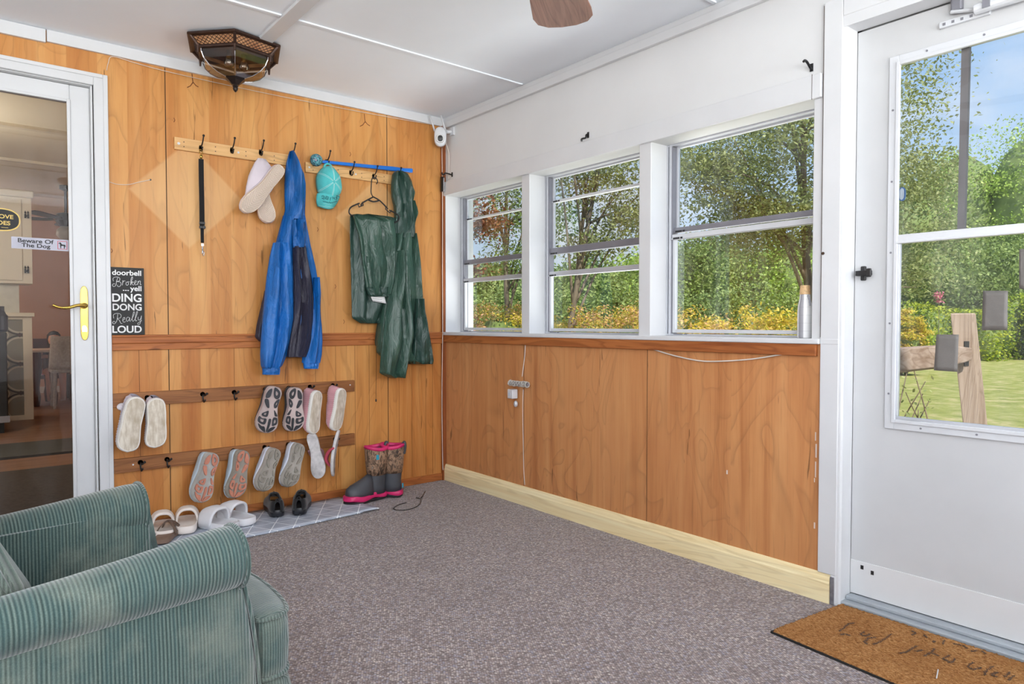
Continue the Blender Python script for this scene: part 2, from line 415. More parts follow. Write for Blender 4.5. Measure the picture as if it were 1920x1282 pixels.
# ceiling trim on wall B + battens
m = MB(); m.box(-.022, 0, -5.3, -.016, 2.222, 2.262); m.box(-.012, 0, -5.3, -.016, 2.262, ZC)
struct(m.build('trim_10', M['trimwhite'], bevel=.003))
m = MB(); m.box(-1.335, -1.272, -5.3, -.016, ZC - .012, ZC + .002); struct(m.build('trim_11', M['trimwhite'], bevel=.002))
m = MB()
for y in (-.80, -2.01, -3.22, -4.43):
    m.box(XW, -1.337, y - .008, y + .008, ZC - .006, ZC + .002); m.box(-1.270, -.024, y - .008, y + .008, ZC - .006, ZC + .002)
struct(m.build('trim_12', M['ceil'], bevel=.001))
m = MB()
for y in (-.80, -2.01):
    m.box(-.19, -.024, y + .009, y + .0115, ZC - .003, ZC + .002)
struct(m.build('trim_13', seam))
# west and south walls: low wall, windows (open sashes), header; unseen from here, open to the fill lamps outside
m = MB()
m.box(XW - .12, XW, YS, 0, 0, .75); m.box(XW - .12, XW, YS, 0, 2.12, ZC); m.box(XW - .12, XW, -2.2, 0, .75, 2.12)  # north half closed to keep the west lamp out of the door glass
for y in (-5.25, -3.70): m.box(XW - .12, XW, y - .05, y + .05, .75, 2.12)
struct(m.build('wall_left', M['white']))
m = MB()
m.box(XW - .12, .14, YS - .12, YS, 0, .75); m.box(XW - .12, .14, YS - .12, YS, 2.12, ZC)
m.box(-2.15, -1.27, YS - .12, YS, .75, 2.12)  # solid pier added to keep lamp reflections off the patio door glass
for x in (-4.22, -.08): m.box(x - .08, x + .08, YS - .12, YS, .75, 2.12)
struct(m.build('wall_front', M['white']))

# ------------------------------------------------------------------ windows in wall B
def sash(mb, X, y0, y1, z0, z1, wv, t=.012):
    """frame ring of bars width wv around y0..y1,z0..z1 (y0>y1)"""
    mb.box(X - t, X + t, y0 - wv, y0, z0, z1); mb.box(X - t, X + t, y1, y1 + wv, z0, z1)
    mb.box(X - t, X + t, y1 + wv, y0 - wv, z0, z0 + wv); mb.box(X - t, X + t, y1 + wv, y0 - wv, z1 - wv, z1)
def window(i, y0, y1, bars, splits):
    root = empty('window_%d' % i, (TB, (y0 + y1) / 2, Z0), None, None); struct(root)
    fr = MB(); sash(fr, TB + .012, y0, y1, Z0, Z1, .008, .022)
    fr.box(TB - .012, TB + .03, y0 - .026, y0 - .016, Z0, Z1)
    fr.build('window_frame', M['alu'], root, bevel=.0015)
    tr = MB(); tr.box(TB - .006, TB + .03, y0 - .033, y0 - .026, Z0 + .01, Z1 - .01); tr.build('track', M['aludark'], root)
    ya, yb = y0 - .033, y1 + .016
    lo = MB(); mid = splits[-1]
    sash(lo, TB + .004, ya, yb, Z0 + .012, mid, .016, .009); lo.build('lower_sash', M['whitealu'], root, bevel=.002)
    up = MB(); sash(up, TB + .026, ya, yb, splits[0], Z1 - .006, .010, .008); up.build('upper_sash', M['alu'], root, bevel=.0015)
    for k, (z, h, X, mt) in enumerate(bars):
        b = MB(); b.box(TB + X - .010, TB + X + .010, yb, ya, z - h / 2, z + h / 2); b.box(TB + X - .016, TB + X - .010, yb, ya, z - h / 2, z - h / 2 + .006)
        rl = b.build('meeting_rail', M[mt], root, bevel=.0015)
        l = MB(); l.box(TB + X - .019, TB + X - .0162, ya - .045, ya - .012, z - h / 2 + .001, z - h / 2 + .009); l.box(TB + X - .019, TB + X - .0162, ya - .062, ya - .052, z - h / 2 + .001, z - h / 2 + .009)
        l.build('latch', M['blackp'], rl)
    l = MB(); l.box(TB - .0115, TB - .005, ya - .060, ya - .012, Z0 + .004, Z0 + .010); l.box(TB - .0115, TB - .005, ya - .085, ya - .070, Z0 + .004, Z0 + .010); l.build('latch', M['aludark'], root)
    g = MB(); g.add([(TB + .004, ya, Z0 + .02), (TB + .004, yb, Z0 + .02), (TB + .004, yb, mid), (TB + .004, ya, mid)], [(0, 1, 2, 3)]); g.build('lower_pane', M['glass'], root)
    g = MB(); g.add([(TB + .026, ya, mid), (TB + .026, yb, mid), (TB + .026, yb, Z1 - .02), (TB + .026, ya, Z1 - .02)], [(0, 1, 2, 3)]); g.build('upper_pane', M['glass2'] if i < 3 else M['glass'], root)
window(1, *WIN[0], [(1.388, .030, .012, 'aludark'), (1.272, .026, .004, 'alu'), (1.663, .012, .030, 'whitealu')], (1.388, 1.280))
window(2, *WIN[1], [(1.392, .036, .012, 'aludark'), (1.268, .026, .004, 'alu'), (1.665, .014, .030, 'whitealu')], (1.392, 1.275))
window(3, *WIN[2], [(1.420, .024, .016, 'aludark'), (1.388, .024, .000, 'whitealu')], (1.41, 1.396))  # upper bar in darker aluminium, painting in the shadow on this rail

# ------------------------------------------------------------------ storm door in wall B
XD = .07
root = empty('door_2', (XD, -3.0, 0.02), None, None); struct(root)
YA, YB = -2.535, -3.45
m = MB(); m.box(XD, XD + .03, -2.665, YA, .035, 2.02); m.box(XD, XD + .03, YB, -3.32, .035, 2.02); m.box(XD, XD + .03, -3.32, -2.665, 1.875, 2.02); m.box(XD, XD + .03, -3.32, -2.665, .035, .672)
m.build('door_slab', plain('dull_white_door', (.54, .545, .555), .45, 0, .04, 3, .05), root)
m = MB(); m.box(XD - .004, XD, YB, YA, .035, .155); m.build('kick_plate', M['white'], root, bevel=.001)
m = MB()
for (y, z) in ((-2.575, .135), (-2.61, .125)): m.box(XD - .0052, XD - .003, y - .006, y + .004, z - .006, z + .008)
m.build('drain_slot', M['blackp'], root)
m = MB(); sash(m, XD - .004, -2.645, -3.34, .640, 1.900, .030, .005); sash(m, XD - .008, -2.668, -3.317, .662, 1.878, .012, .006)
fr = m.build('glass_surround', M['whitealu'], root, bevel=.0015)
m = MB()
for z in (.76, 1.0, 1.24, 1.48, 1.72): m.lathe([(.0035, -.0105), (.0035, -.009)], (XD, -2.658, z), 10, 'x')
for y in (-2.76, -2.92, -3.08): 
    for z in (.652, 1.888): m.lathe([(.0035, -.0105), (.0035, -.009)], (XD, y, z), 10, 'x')
m.build('screw', M['aludark'], root)
m = MB(); m.box(XD - .012, XD + .008, -3.31, -2.675, 1.268, 1.298); m.box(XD - .016, XD - .01, -3.31, -2.675, 1.268, 1.276); m.build('meeting_rail', M['whitealu'], root, bevel=.002)
m = MB(); m.box(XD - .008, XD + .01, -3.31, -2.668, .666, .684); m.box(XD - .008, XD + .01, -2.686, -2.673, .684, 1.27); m.build('lower_sash', M['alu'], root, bevel=.002)
m = MB(); m.box(XD - .0105, XD - .0082, -2.76, -2.70, .667, .674); m.box(XD - .0105, XD - .0082, -2.80, -2.785, .667, .674); m.build('latch', M['aludark'], root)
m = MB(); m.add([(XD + .004, -2.67, .67), (XD + .004, -3.32, .67), (XD + .004, -3.32, 1.27), (XD + .004, -2.67, 1.27)], [(0, 1, 2, 3)]); m.build('lower_pane', M['glass'], root)
m = MB(); m.add([(XD + .012, -2.67, 1.28), (XD + .012, -3.32, 1.28), (XD + .012, -3.32, 1.88), (XD + .012, -2.67, 1.88)], [(0, 1, 2, 3)]); m.build('upper_pane', M['glass'], root)
pa, pb = on_x(1812, 82, XD + .03), on_x(1803, 432, XD + .03)
m = MB(); m.rings([[(XD + .022, pb[1] + .010, pb[2]), (XD + .040, pb[1] + .010, pb[2]), (XD + .040, pb[1] - .010, pb[2]), (XD + .022, pb[1] - .010, pb[2])],
                   [(XD + .022, pa[1] + .011, 1.90), (XD + .040, pa[1] + .011, 1.90), (XD + .040, pa[1] - .011, 1.90), (XD + .022, pa[1] - .011, 1.90)]])
m.build('divider_bar', plain('weathered_bar', lin(118, 112, 116), .7), root)
# latch on door edge
m = MB(); m.box(XD - .014, XD - .002, -2.577, -2.560, 1.150, 1.200); m.box(XD - .028, XD - .010, -2.600, -2.548, 1.166, 1.184); m.box(XD - .034, XD - .026, -2.604, -2.588, 1.160, 1.190)
m.build('door_latch', M['blackp'], root, bevel=.003)
# closer
m = MB(); pc = on_x(1885, 22, XD - .03)
m.tube([(XD - .03, -2.90, 1.965), (XD - .03, -3.25, 1.965)], .017, 14)
m.box(XD - .012, XD, -2.935, -2.795, 1.946, 1.966)
m.tube([(XD - .02, -2.90, 1.968), (XD - .018, -2.83, 1.985)], .006, 8)
cl = m.build('door_closer', M['whitealu'], root, bevel=.002)
m = MB(); 
for y in (-2.81, -2.835, -2.86, -2.885): m.box(XD - .0135, XD - .011, y - .004, y + .004, 1.952, 1.960)
m.box(XD - .049, XD - .046, -2.945, -2.925, 1.955, 1.985); m.build('slot', M['aludark'], cl)
m = MB(); m.box(XD - .02, XD, -2.862, -2.828, 1.985, 2.055); m.build('closer_bracket', M['aludark'], root, bevel=.006)
# frame around the storm door
m = MB(); m.box(-.012, 0, -2.520, -2.453, 0.104, 2.13); m.box(-.012, 0, -2.520, -2.499, 0.0, 0.104); m.box(-.012, 0, -3.60, -2.520, 2.062, 2.13)
m.box(-.014, .004, -2.520, -2.453, .925, .945)
struct(m.build('trim_14', M['trimwhite'], bevel=.003))
m = MB()
arc = [(-.010, -2.519), (-.008, -2.528), (0, -2.533), (.05, -2.5335), (.068, -2.534), (.068, -2.51), (-.01, -2.51)]
m.rings([[(x, y, z) for x, y in arc] for z in (0.0, 2.05)])
m.box(-.010, .068, -3.55, -2.52, 2.025, 2.064)
struct(m.build('trim_15', M['trimwhite'], smooth=True, auto=30))
m = MB(); m.box(.068, .11, -3.47, -2.40, 0, 2.06); m2 = MB(); m2.box(XD + .03, .165, -2.535, -2.50, 0, 2.06); m2.box(XD + .03, .165, -3.49, -3.455, 0, 2.06); m2.box(XD + .03, .165, -3.49, -2.50, 2.02, 2.06); struct(m2.build('trim_16', M['white']))
m = MB(); m.box(-.0, XD + .05, -3.6, -2.522, 0, .018); m.box(.03, XD + .05, -3.6, -2.535, .018, .032); struct(m.build('trim_17', plain('threshold_metal', lin(168, 174, 180), .5, .3, .08, 9), bevel=.004))
# small torn piece of sheathing at the end of the pine board
m = MB(); m.box(-.014, .0, -2.515, -2.499, .0, .10); tag(m.build('metal_strip', plain('crumpled_strip', lin(150, 152, 160), .35, .7, .3, 40), bevel=.003), 'small crumpled grey metal strip at the end of the raw pine baseboard', 'metal strip')

# ------------------------------------------------------------------ glazed door in wall A
root = empty('door_1', (-2.36, .03, 0), None, None); struct(root)
m = MB(); y0, y1 = .030, .070
m.box(-2.0, -1.922, y0, y1, .01, 2.08); m.box(-2.815, -2.74, y0, y1, .01, 2.08); m.box(-2.74, -2.0, y0, y1, 2.003, 2.08); m.box(-2.74, -2.0, y0, y1, .01, .13)
m.build('door_frame', M['trimwhite'], root, bevel=.004)
m = MB(); 
m.box(-2.012, -1.998, y0 - .008, y0, .118, 2.013); m.box(-2.742, -2.728, y0 - .008, y0, .118, 2.013); m.box(-2.728, -2.012, y0 - .008, y0, 2.0, 2.013); m.box(-2.728, -2.012, y0 - .008, y0, .118, .131)
m.build('glazing_bead', M['trimwhite'], root, bevel=.003)
m = MB(); m.add([(-2.74, .05, .13), (-2.0, .05, .13), (-2.0, .05, 2.003), (-2.74, .05, 2.003)], [(0, 1, 2, 3)]); m.build('door_pane', M['doorglass'], root)
hp = on_y(158, 587, .028)
m = MB(); m.rings([[(hp[0] + .016 * math.cos(a) ** 1, yy, hp[2] + .125 * np.sign(math.sin(a)) * abs(math.sin(a)) ** .25) for a in [2 * PI * k / 20 for k in range(20)]] for yy in (.028, .022)])
hpl = m.build('handle_plate', M['brass'], root, bevel=.002)
hc = on_y(159, 573, .0)
m = MB(); m.lathe([(.014, 0), (.013, -.02), (.009, -.045)], (hc[0], .022, hc[2]), 16, 'y')
lv = smooth_path([(hc[0], -.022, hc[2]), (hc[0] - .03, -.03, hc[2] + .001), (hc[0] - .065, -.034, hc[2] - .010), (hc[0] - .10, -.034, hc[2] - .010), (hc[0] - .125, -.032, hc[2] + .001)], 5)
m.tube(lv, [.008] * 5 + [.007] * 8 + [.0055] * (len(lv) - 13), 10); m.build('lever', M['brass'], hpl, smooth=True)
m = MB(); kc = on_y(158, 617, .02); m.lathe([(.009, 0), (.009, -.006)], (kc[0], .022, kc[2] + .008), 14, 'y'); m.box(kc[0] - .010, kc[0] + .010, .010, .018, kc[2] - .012, kc[2] + .006); m.build('lock_cylinder', M['steel'], hpl)
m = MB()
m.box(-1.912, -1.856, -.020, 0, 0, 2.138); m.box(-2.88, -1.912, -.020, 0, 2.085, 2.138); m.box(-2.88, -2.822, -.02, 0, 0, 2.085)
m.box(-1.875, -1.856, -.026, -.02, 0, 2.138); m.box(-2.88, -1.875, -.026, -.02, 2.120, 2.138)
struct(m.build('trim_18', M['trimwhite'], bevel=.003))
m = MB(); m.box(-1.922, -1.9, .0, .12, 0, 2.09); m.box(-2.835, -2.816, 0, .12, 0, 2.09); m.box(-2.82, -1.92, 0, .12, 2.082, 2.10); struct(m.build('trim_19', M['white']))
m = MB(); m.box(-2.835, -1.9, 0, .13, -.01, .012); struct(m.build('trim_20', M['alu']))
m = MB()
for z in (.6, .95, 1.3, 1.62, 1.9): m.lathe([(.0025, -.0262), (.0025, -.026)], (-1.868, 0, z), 8, 'y')

# ------------------------------------------------------------------ writing helpers
def text(body, loc, height, mat, parent=None, width=None, rotx=90, rotz=0, ext=.0006, bold=0.0, shear=0.0, name='lettering', tilt=0):
    c = D.curves.new(name, 'FONT'); c.body = body; c.size = 1.0; c.extrude = 0.0; c.offset = bold; c.shear = shear; c.align_x = 'CENTER'; c.align_y = 'CENTER'
    c.materials.append(mat)
    o = D.objects.new(name, c); COL.objects.link(o)
    bpy.context.view_layer.update()
    dx, dy = max(o.dimensions.x, 1e-3), max(o.dimensions.y, 1e-3)
    bb = o.bound_box; cx = (bb[0][0] + bb[6][0]) / 2; cy = (bb[0][1] + bb[6][1]) / 2
    sy = height / dy; sx = (width / dx) if width else sy
    c.extrude = ext / sy
    Mx = Matrix.Translation(Vector(tuple(loc))) @ Matrix.Rotation(R(rotz), 4, 'Z') @ Matrix.Rotation(R(rotx), 4, 'X') @ Matrix.Rotation(R(tilt), 4, 'Z') @ Matrix.Diagonal((sx, sy, sy, 1)) @ Matrix.Translation((-cx, -cy, 0))
    me = D.meshes.new_from_object(o); me.transform(Mx)
    D.objects.remove(o); 
    o = D.objects.new(name, me); COL.objects.link(o)
    if parent is not None: adopt(o, parent)
    return o

# ------------------------------------------------------------------ inside the house, seen through the patio door
HY = 8.2
kc_wall = plain('kitchen_wall', lin(196, 160, 142), .8, 0, .05, 2)
m = MB(); m.box(-5.2, 0.0, .12, HY, -.05, 0.0); struct(m.build('floor_house', plank('laminate_floor', lin(150, 112, 88), lin(124, 88, 68), 0, .35, False, .35)))
m = MB(); m.box(-5.2, -1.0, .12, 2.02, 0.0, .008); struct(m.build('floor_house_carpet', plain('dark_ribbed_carpet', lin(78, 70, 64), .95, 0, .25, 60, .8, .003)))
m = MB(); m.box(-5.2, .0, .12, HY, 2.56, 2.60); struct(m.build('ceiling_house', plain('kitchen_ceiling', lin(232, 222, 198), .8, 0, .03, 2)))
m = MB(); m.box(-5.2, -5.1, .12, HY, 0, 2.56); m.box(-.1, .0, .12, HY, 0, 2.56); m.box(-5.2, 0, HY, HY + .1, 0, 2.56); m.box(-5.2, -2.9, 5.42, 5.5, 0, 2.56); m.box(XW - .1, .0, .121, .2, 2.29, 2.56)
struct(m.build('wall_house', kc_wall))
m = MB(); m.box(-5.1, -.1, HY - .02, HY, 0, .09); struct(m.build('baseboard_house', M['trimwhite']))
for z0_, yy in ((2.50, 2.3), (2.50, 3.6)):
    pass
m = MB()
for yy in (1.6, 3.0, 4.4, 6.4): m.box(-5.1, -.1, yy - .03, yy + .03, 2.535, 2.562)
struct(m.build('trim_21', plain('ceiling_batten', lin(214, 202, 178), .8)))
cream = plain('cream_cabinet_paint', lin(244, 236, 214), .45, 0, .02, 3)
KY = 5.0
kR = on_y(60, 450, KY)[0]; kzb = on_y(60, 532, KY)[2]; kzt = on_y(60, 372, KY)[2]
root = empty('wall_cabinet', (kR - .4, KY + .2, kzb), 'cream wall cabinet with iron hinges seen through the glazed patio door', 'cabinet')
m = MB(); m.box(-3.6, kR, KY, KY + .40, kzb, kzt); m.build('cabinet_body', cream, root, bevel=.004)
m = MB(); m.box(-3.6, kR + .02, KY - .05, KY + .40, kzt, kzt + .07); m.build('crown_moulding', cream, root, bevel=.015)
dr = MB(); dr.box(-2.62, kR - .085, KY - .018, KY, kzb + .03, kzt - .02); dr = dr.build('cabinet_door', cream, root, bevel=.004)
for py in (405, 508):
    hz = on_y(50, py, KY - .02)
    m = MB(); 
    for sx in (-.012, .012): m.box(hz[0] + sx - .008, hz[0] + sx + .008, KY - .026, KY - .018, hz[2] - .022, hz[2] + .022); m.lathe([(.001, .0), (.009, .012), (.001, .034)], (hz[0] + sx, KY - .022, hz[2] + .022), 8)
    m.box(hz[0] - .02, hz[0] + .02, KY - .028, KY - .020, hz[2] - .008, hz[2] + .008)
    m.build('hinge', M['black'], dr)
# tiled fireplace-like surround
tR = on_y(60, 600, KY)[0]; tz = on_y(60, 590, KY)[2]
root = empty('tiled_surround', (tR - .2, KY + .2, 0), 'white framed surround with patterned grey cement tiles inside the house', 'surround')
def tile_mat():
    m, t, b = newmat('patterned_tile'); c = N(t, 'ShaderNodeTexCoord'); s = N(t, 'ShaderNodeSeparateXYZ'); t.links.new(c.outputs['Object'], s.inputs[0])
    P = .30
    u = math_(t, 'SUBTRACT', math_(t, 'FRACT', math_(t, 'DIVIDE', math_(t, 'ADD', s.outputs[0], 10.02), P)), .5)
    v = math_(t, 'SUBTRACT', math_(t, 'FRACT', math_(t, 'DIVIDE', math_(t, 'ADD', s.outputs[2], 10.07), P)), .5)
    au = math_(t, 'ABSOLUTE', u); av = math_(t, 'ABSOLUTE', v)
    r1 = math_(t, 'SQRT', math_(t, 'ADD', math_(t, 'POWER', math_(t, 'SUBTRACT', au, .5), 2), math_(t, 'POWER', math_(t, 'SUBTRACT', av, .5), 2)))
    arc = ramp(t, [(.455, (0, 0, 0)), (.46, (1, 1, 1)), (.50, (1, 1, 1)), (.505, (0, 0, 0))], r1)
    arc2 = ramp(t, [(.38, (0, 0, 0)), (.385, (1, 1, 1)), (.43, (1, 1, 1)), (.435, (0, 0, 0))], r1)
    r0 = math_(t, 'SQRT', math_(t, 'ADD', math_(t, 'POWER', au, 2), math_(t, 'POWER', av, 2)))
    dot = ramp(t, [(.085, (1, 1, 1)), (.09, (0, 0, 0))], math_(t, 'MINIMUM', math_(t, 'ADD', au, av), math_(t, 'ADD', math_(t, 'ABSOLUTE', math_(t, 'SUBTRACT', au, .5)), av)))
    star = ramp(t, [(.0, (1, 1, 1)), (.18, (0, 0, 0)), (.2, (1, 1, 1)), (.24, (0, 0, 0))], math_(t, 'MULTIPLY', math_(t, 'ADD', r0, math_(t, 'MULTIPLY', au, av)), 1.1))
    col = mixc(t, star, lin(148, 144, 130), lin(222, 212, 192))
    col = mixc(t, arc2, col, lin(214, 206, 188)); col = mixc(t, arc, col, lin(52, 44, 42)); col = mixc(t, dot, col, lin(86, 66, 58))
    setb(t, b, col, .5); return m
m = MB(); m.box(-3.2, tR - .08, KY + .01, KY + .05, .05, tz - .05); m.build('tile_panel', tile_mat(), root)
m = MB(); m.box(tR - .08, tR, KY - .005, KY + .35, 0, tz - .02); m.box(-3.2, tR - .08, KY - .005, KY + .04, .0, .05); m.box(-3.2, tR - .08, KY - .005, KY + .04, tz - .05, tz - .02); m.build('frame', cream, root, bevel=.003)
m = MB(); m.box(-3.2, tR + .02, KY - .04, KY + .38, tz - .02, tz + .02); m.build('ledge', cream, root, bevel=.004)
p36 = on_y(36, 560, KY + .1)[0]
m = MB(); m.box(-3.2, p36, KY + .1, KY + .40, tz + .02, kzb); struct(m.build('wall_chimney', plain('pale_wall', lin(226, 226, 214), .7)))
# black stove standing in front of the tiles
s0 = on_y(9, 700, 4.55)[0]
root = empty('black_stove', (s0 - .3, 4.3, 0), 'black metal stove with steel edge standing before the patterned tiles', 'stove')
m = MB(); m.box(s0 - .7, s0, 4.05, 4.55, .12, .92); m.build('stove_body', M['blackp'], root, bevel=.01)
m = MB(); m.box(s0 - .7, s0 + .01, 4.03, 4.55, .10, .16); m.build('base_trim', M['steel'], root)
for x in (s0 - .65, s0 - .05):
    for y in (4.1, 4.5): m = MB(); m.box(x - .02, x + .02, y - .02, y + .02, 0, .11); m.build('leg', M['black'], root)
m = MB(); m.lathe([(.035, 0), (.045, .02), (.045, .15), (.03, .17), (.018, .20), (.018, .24)], (s0 - .02, 4.35, .92), 14)
tag(m.build('dark_bottle', plain('dark_jar', lin(60, 62, 74), .3)), 'small dark bottle standing on the black stove inside the house', 'bottle')
# grey anti-fatigue mat on the laminate
ma, mb_ = on_z(122, 823, 0), on_z(30, 838, 0); mt0 = on_z(110, 800, 0)
m = MB(); m.box(-3.6, mb_[0] + .75, 2.55, 3.25, 0, .018); tag(m.build('floor_mat', plain('grey_rubber_mat', lin(70, 72, 70), .6)), 'dark grey rubber mat lying on the laminate floor inside the house', 'mat')
# table, chair, child
DTY = 6.6
tx0 = on_y(52, 650, DTY)[0]; tx1 = on_y(109, 650, DTY)[0]; tzz = .68
darkw = plain('dark_table_wood', lin(84, 44, 30), .45, 0, .15, 12)
root = empty('dining_table', ((tx0 + tx1) / 2, DTY, 0), 'dining table with pale cloth and dark legs far inside the house', 'table')
m = MB(); m.box(tx0 - .7, tx1, DTY - .35, DTY + .35, tzz - .03, tzz); m.build('tabletop', plain('pale_tabletop', lin(214, 196, 180), .5), root, bevel=.006)
for (x, y) in ((tx0 + .06, -.3), (tx0 + .22, .28), (tx1 - .08, -.3), (tx1 - .08, .3)):
    m = MB(); m.lathe([(.03, 0), (.045, .12), (.03, .2), (.055, .5), (.05, tzz - .03)], (x, DTY + y, 0), 10); m.build('leg', darkw, root)
root = empty('wicker_chair', (tx1 + .1, DTY - .5, 0), 'pale rounded wicker dining chair beside the far table', 'chair')
wick = plain('pale_wicker', lin(168, 160, 152), .8, 0, .2, 40)
cx, cy = tx1 + .06, DTY - .55
m = MB(); m.box(cx - .2, cx + .2, cy - .2, cy + .2, .42, .46); m.build('seat', wick, root, bevel=.01)
m = MB(); P = []
for i in range(7):
    z = .46 + i * .065; P.append([(cx + .21 * math.sin(a) * (1 - .02 * i), cy - .06 + (-.16) * math.cos(a), z) for a in np.linspace(-1.45, 1.45, 13)])
m.grid(P); m.build('backrest', wick, root, True, solid=.02)
for sx in (-.17, .17):
    for sy in (-.17, .17):
        m = MB(); m.tube([(cx + sx, cy + sy, 0), (cx + sx * .95, cy + sy * .95, .42)], .016, 8); m.build('leg', wick, root)
# seated child, leaning on the table
root = empty('person', (tx1 - .05, DTY + .36, .45), 'dark haired person in a pink shirt leaning on the far table', 'person')
skin = plain('skin', lin(206, 158, 134), .6, 0, .04); px_ = tx1 - .02; py_ = DTY + .40
Mp = Matrix.Translation((px_, py_, 0)) @ Matrix.Diagonal((.78, .78, .76, 1)) @ Matrix.Translation((-px_, -py_ - .06, 0))
m = MB()
# torso, neck and head and arms as one skinned body built by lofts that share the shoulder line
m.rings([[(px_ + a * math.cos(t) + dx, py_ + b_ * math.sin(t) + dy, z) for t in [2 * PI * k / 14 for k in range(14)]] for z, a, b_, dx, dy in
         ((.45, .15, .11, 0, .06), (.60, .13, .09, 0, .04), (.74, .14, .09, 0, .0), (.84, .15, .08, 0, -.05), (.89, .09, .06, 0, -.07), (.91, .04, .04, 0, -.09), (.95, .04, .04, 0, -.10), (.98, .07, .08, 0, -.12), (1.04, .082, .098, 0, -.13), (1.10, .078, .095, 0, -.13), (1.15, .05, .06, 0, -.12), (1.165, .01, .01, 0, -.12))])
for s in (-1, 1):
    m.tube(smooth_path([(px_ + s * .13, py_ - .05, .83), (px_ + s * .20, py_ - .14, .77), (px_ + s * .16, py_ - .32, .77), (px_ + s * .05, py_ - .42, .77)], 4), [.045, .043, .041, .04, .038, .037, .036, .034, .032, .03, .028, .026, .02], 10)
    m.tube([(px_ + s * .08, py_ + .05, .48), (px_ + s * .09, py_ - .15, .5), (px_ + s * .09, py_ - .33, .48), (px_ + s * .09, py_ - .36, .2), (px_ + s * .09, py_ - .38, .03)], [.075, .07, .055, .045, .035], 10)
    for f in range(5): m.tube([(px_ + s * .05, py_ - .42, .77), (px_ + s * (.02 + .012 * f), py_ - .46 - .004 * f, .765), (px_ + s * (.012 * f), py_ - .485, .76)], .006, 6)
m.sphere((px_, py_ - .232, 1.045), .012, .018, .014, 8, 6)
m.xf(Mp); body = m.build('body', skin, root, True)
m = MB(); m.rings([[(px_ + a * math.cos(t), py_ + b_ * math.sin(t) + dy, z) for t in [2 * PI * k / 16 for k in range(16)]] for z, a, b_, dy in
         ((.44, .16, .12, .06), (.60, .14, .10, .04), (.74, .15, .10, 0), (.84, .16, .09, -.05), (.895, .10, .07, -.07))]); m.xf(Mp); m.build('shirt', plain('pink_shirt', lin(206, 120, 142), .8), root, True)
m = MB(); m.rings([[(px_ + a * math.cos(t), py_ + b_ * math.sin(t) + dy, z) for t in [2 * PI * k / 16 for k in range(16)]] for z, a, b_, dy in
         ((.88, .07, .03, .0), (.96, .09, .05, -.06), (1.05, .098, .085, -.09), (1.12, .095, .10, -.105), (1.17, .06, .07, -.11), (1.19, .01, .01, -.11))]); m.xf(Mp); m.build('hair', plain('black_hair', (.012, .010, .010), .5), root, True)
m = MB(); m.box(px_ - .2, px_ + .2, py_ - .14, py_ + .2, .29, .33); m.box(px_ - .2, px_ + .2, py_ + .17, py_ + .2, .33, .80)
for sx in (-.18, .18):
    for sy in (-.12, .18): m.box(px_ + sx - .02, px_ + sx + .02, py_ + sy - .02, py_ + sy + .02, 0, .29)
tag(m.build('brown_chair', darkw), 'dark wooden chair under the person behind the far table', 'chair')
# fan in the dining room
fx = on_y(124, 432, 5.6); root = empty('dining_fan', (fx[0], 5.6, 2.56), 'dark ceiling fan with glass light hanging in the room behind the patio door', 'ceiling fan')
m = MB(); m.lathe([(.06, 0), (.06, -.04), (.015, -.06), (.015, -.30), (.09, -.32), (.11, -.40), (.06, -.46)], (fx[0], 5.6, 2.56), 16); m.build('motor', plain('dark_bronze', (.05, .04, .035), .4, .5), root)
m = MB(); m.lathe([(.05, -.46), (.09, -.50), (.10, -.56), (.05, -.62), (.005, -.63)], (fx[0], 5.6, 2.56), 16); m.build('lamp_shade', plain('smoky_shade', lin(170, 165, 155), .3), root, True)
for k in range(5):
    a = 2 * PI * k / 5 + .3; ca, sa = math.cos(a), math.sin(a)
    m = MB(); m.rings([[(fx[0] + r * ca - q * sa, 5.6 + r * sa + q * ca, 2.17 + zz + q * .12) for q, zz in ((-wd, 0), (wd, 0), (wd, .008), (-wd, .008))] for r, wd in ((.12, .03), (.2, .055), (.55, .07), (.62, .05))]); m.build('blade', M['blackp'], root)
# stickers on the patio door glass
gy = .0485
c0 = on_y(21, 447, gy); c1 = on_y(129, 470, gy); zt = on_y(21, 443, gy)[2]; zb = on_y(21, 465, gy)[2]
root = empty('warning_sticker', ((c0[0] + c1[0]) / 2, gy, zb), 'grey warning sticker with dog silhouette stuck on the patio door glass', 'sticker')
m = MB(); m.box(c0[0], c1[0], gy - .0004, gy, zb, zt); m.build('backing', plain('grey_sticker', lin(176, 176, 190), .5), root)
blk = plain('black_ink', (.012, .012, .012), .6); wht = plain('white_ink', (.80, .80, .80), .6); gold = plain('gold_ink', lin(214, 184, 98), .5)
sw = c1[0] - c0[0]; sh = zt - zb
text('Beware Of', (c0[0] + sw * .42, gy - .0010, zb + sh * .72), sh * .36, blk, root, sw * .62, bold=.02, ext=.0003)
text('The Dog', (c0[0] + sw * .42, gy - .0010, zb + sh * .27), sh * .44, blk, root, sw * .50, bold=.02, ext=.0003)
ox = c0[0] + sw * .885; oz = zb + sh * .5; hs = sh * .36
m = MB(); 
for (a0, a1, b0, b1) in ((-hs, hs, hs - .002, hs), (-hs, hs, -hs, -hs + .002), (-hs, -hs + .002, -hs, hs), (hs - .002, hs, -hs, hs)): m.box(ox + a0, ox + a1, gy - .0009, gy - .0004, oz + b0, oz + b1)
m.build('border', plain('red_ink', lin(190, 60, 70), .6), root)
dog = [(-.62, .62), (-.85, .55), (-.9, .42), (-.6, .40), (-.5, .1), (-.5, -.15), (-.42, -.85), (-.28, -.85), (-.25, -.2), (.25, -.12), (.32, -.4), (.30, -.85), (.48, -.85), (.52, -.4), (.58, -.1), (.62, -.3), (.78, -.5), (.70, -.1), (.58, .15), (-.1, .22), (-.3, .6), (-.45, .75)]
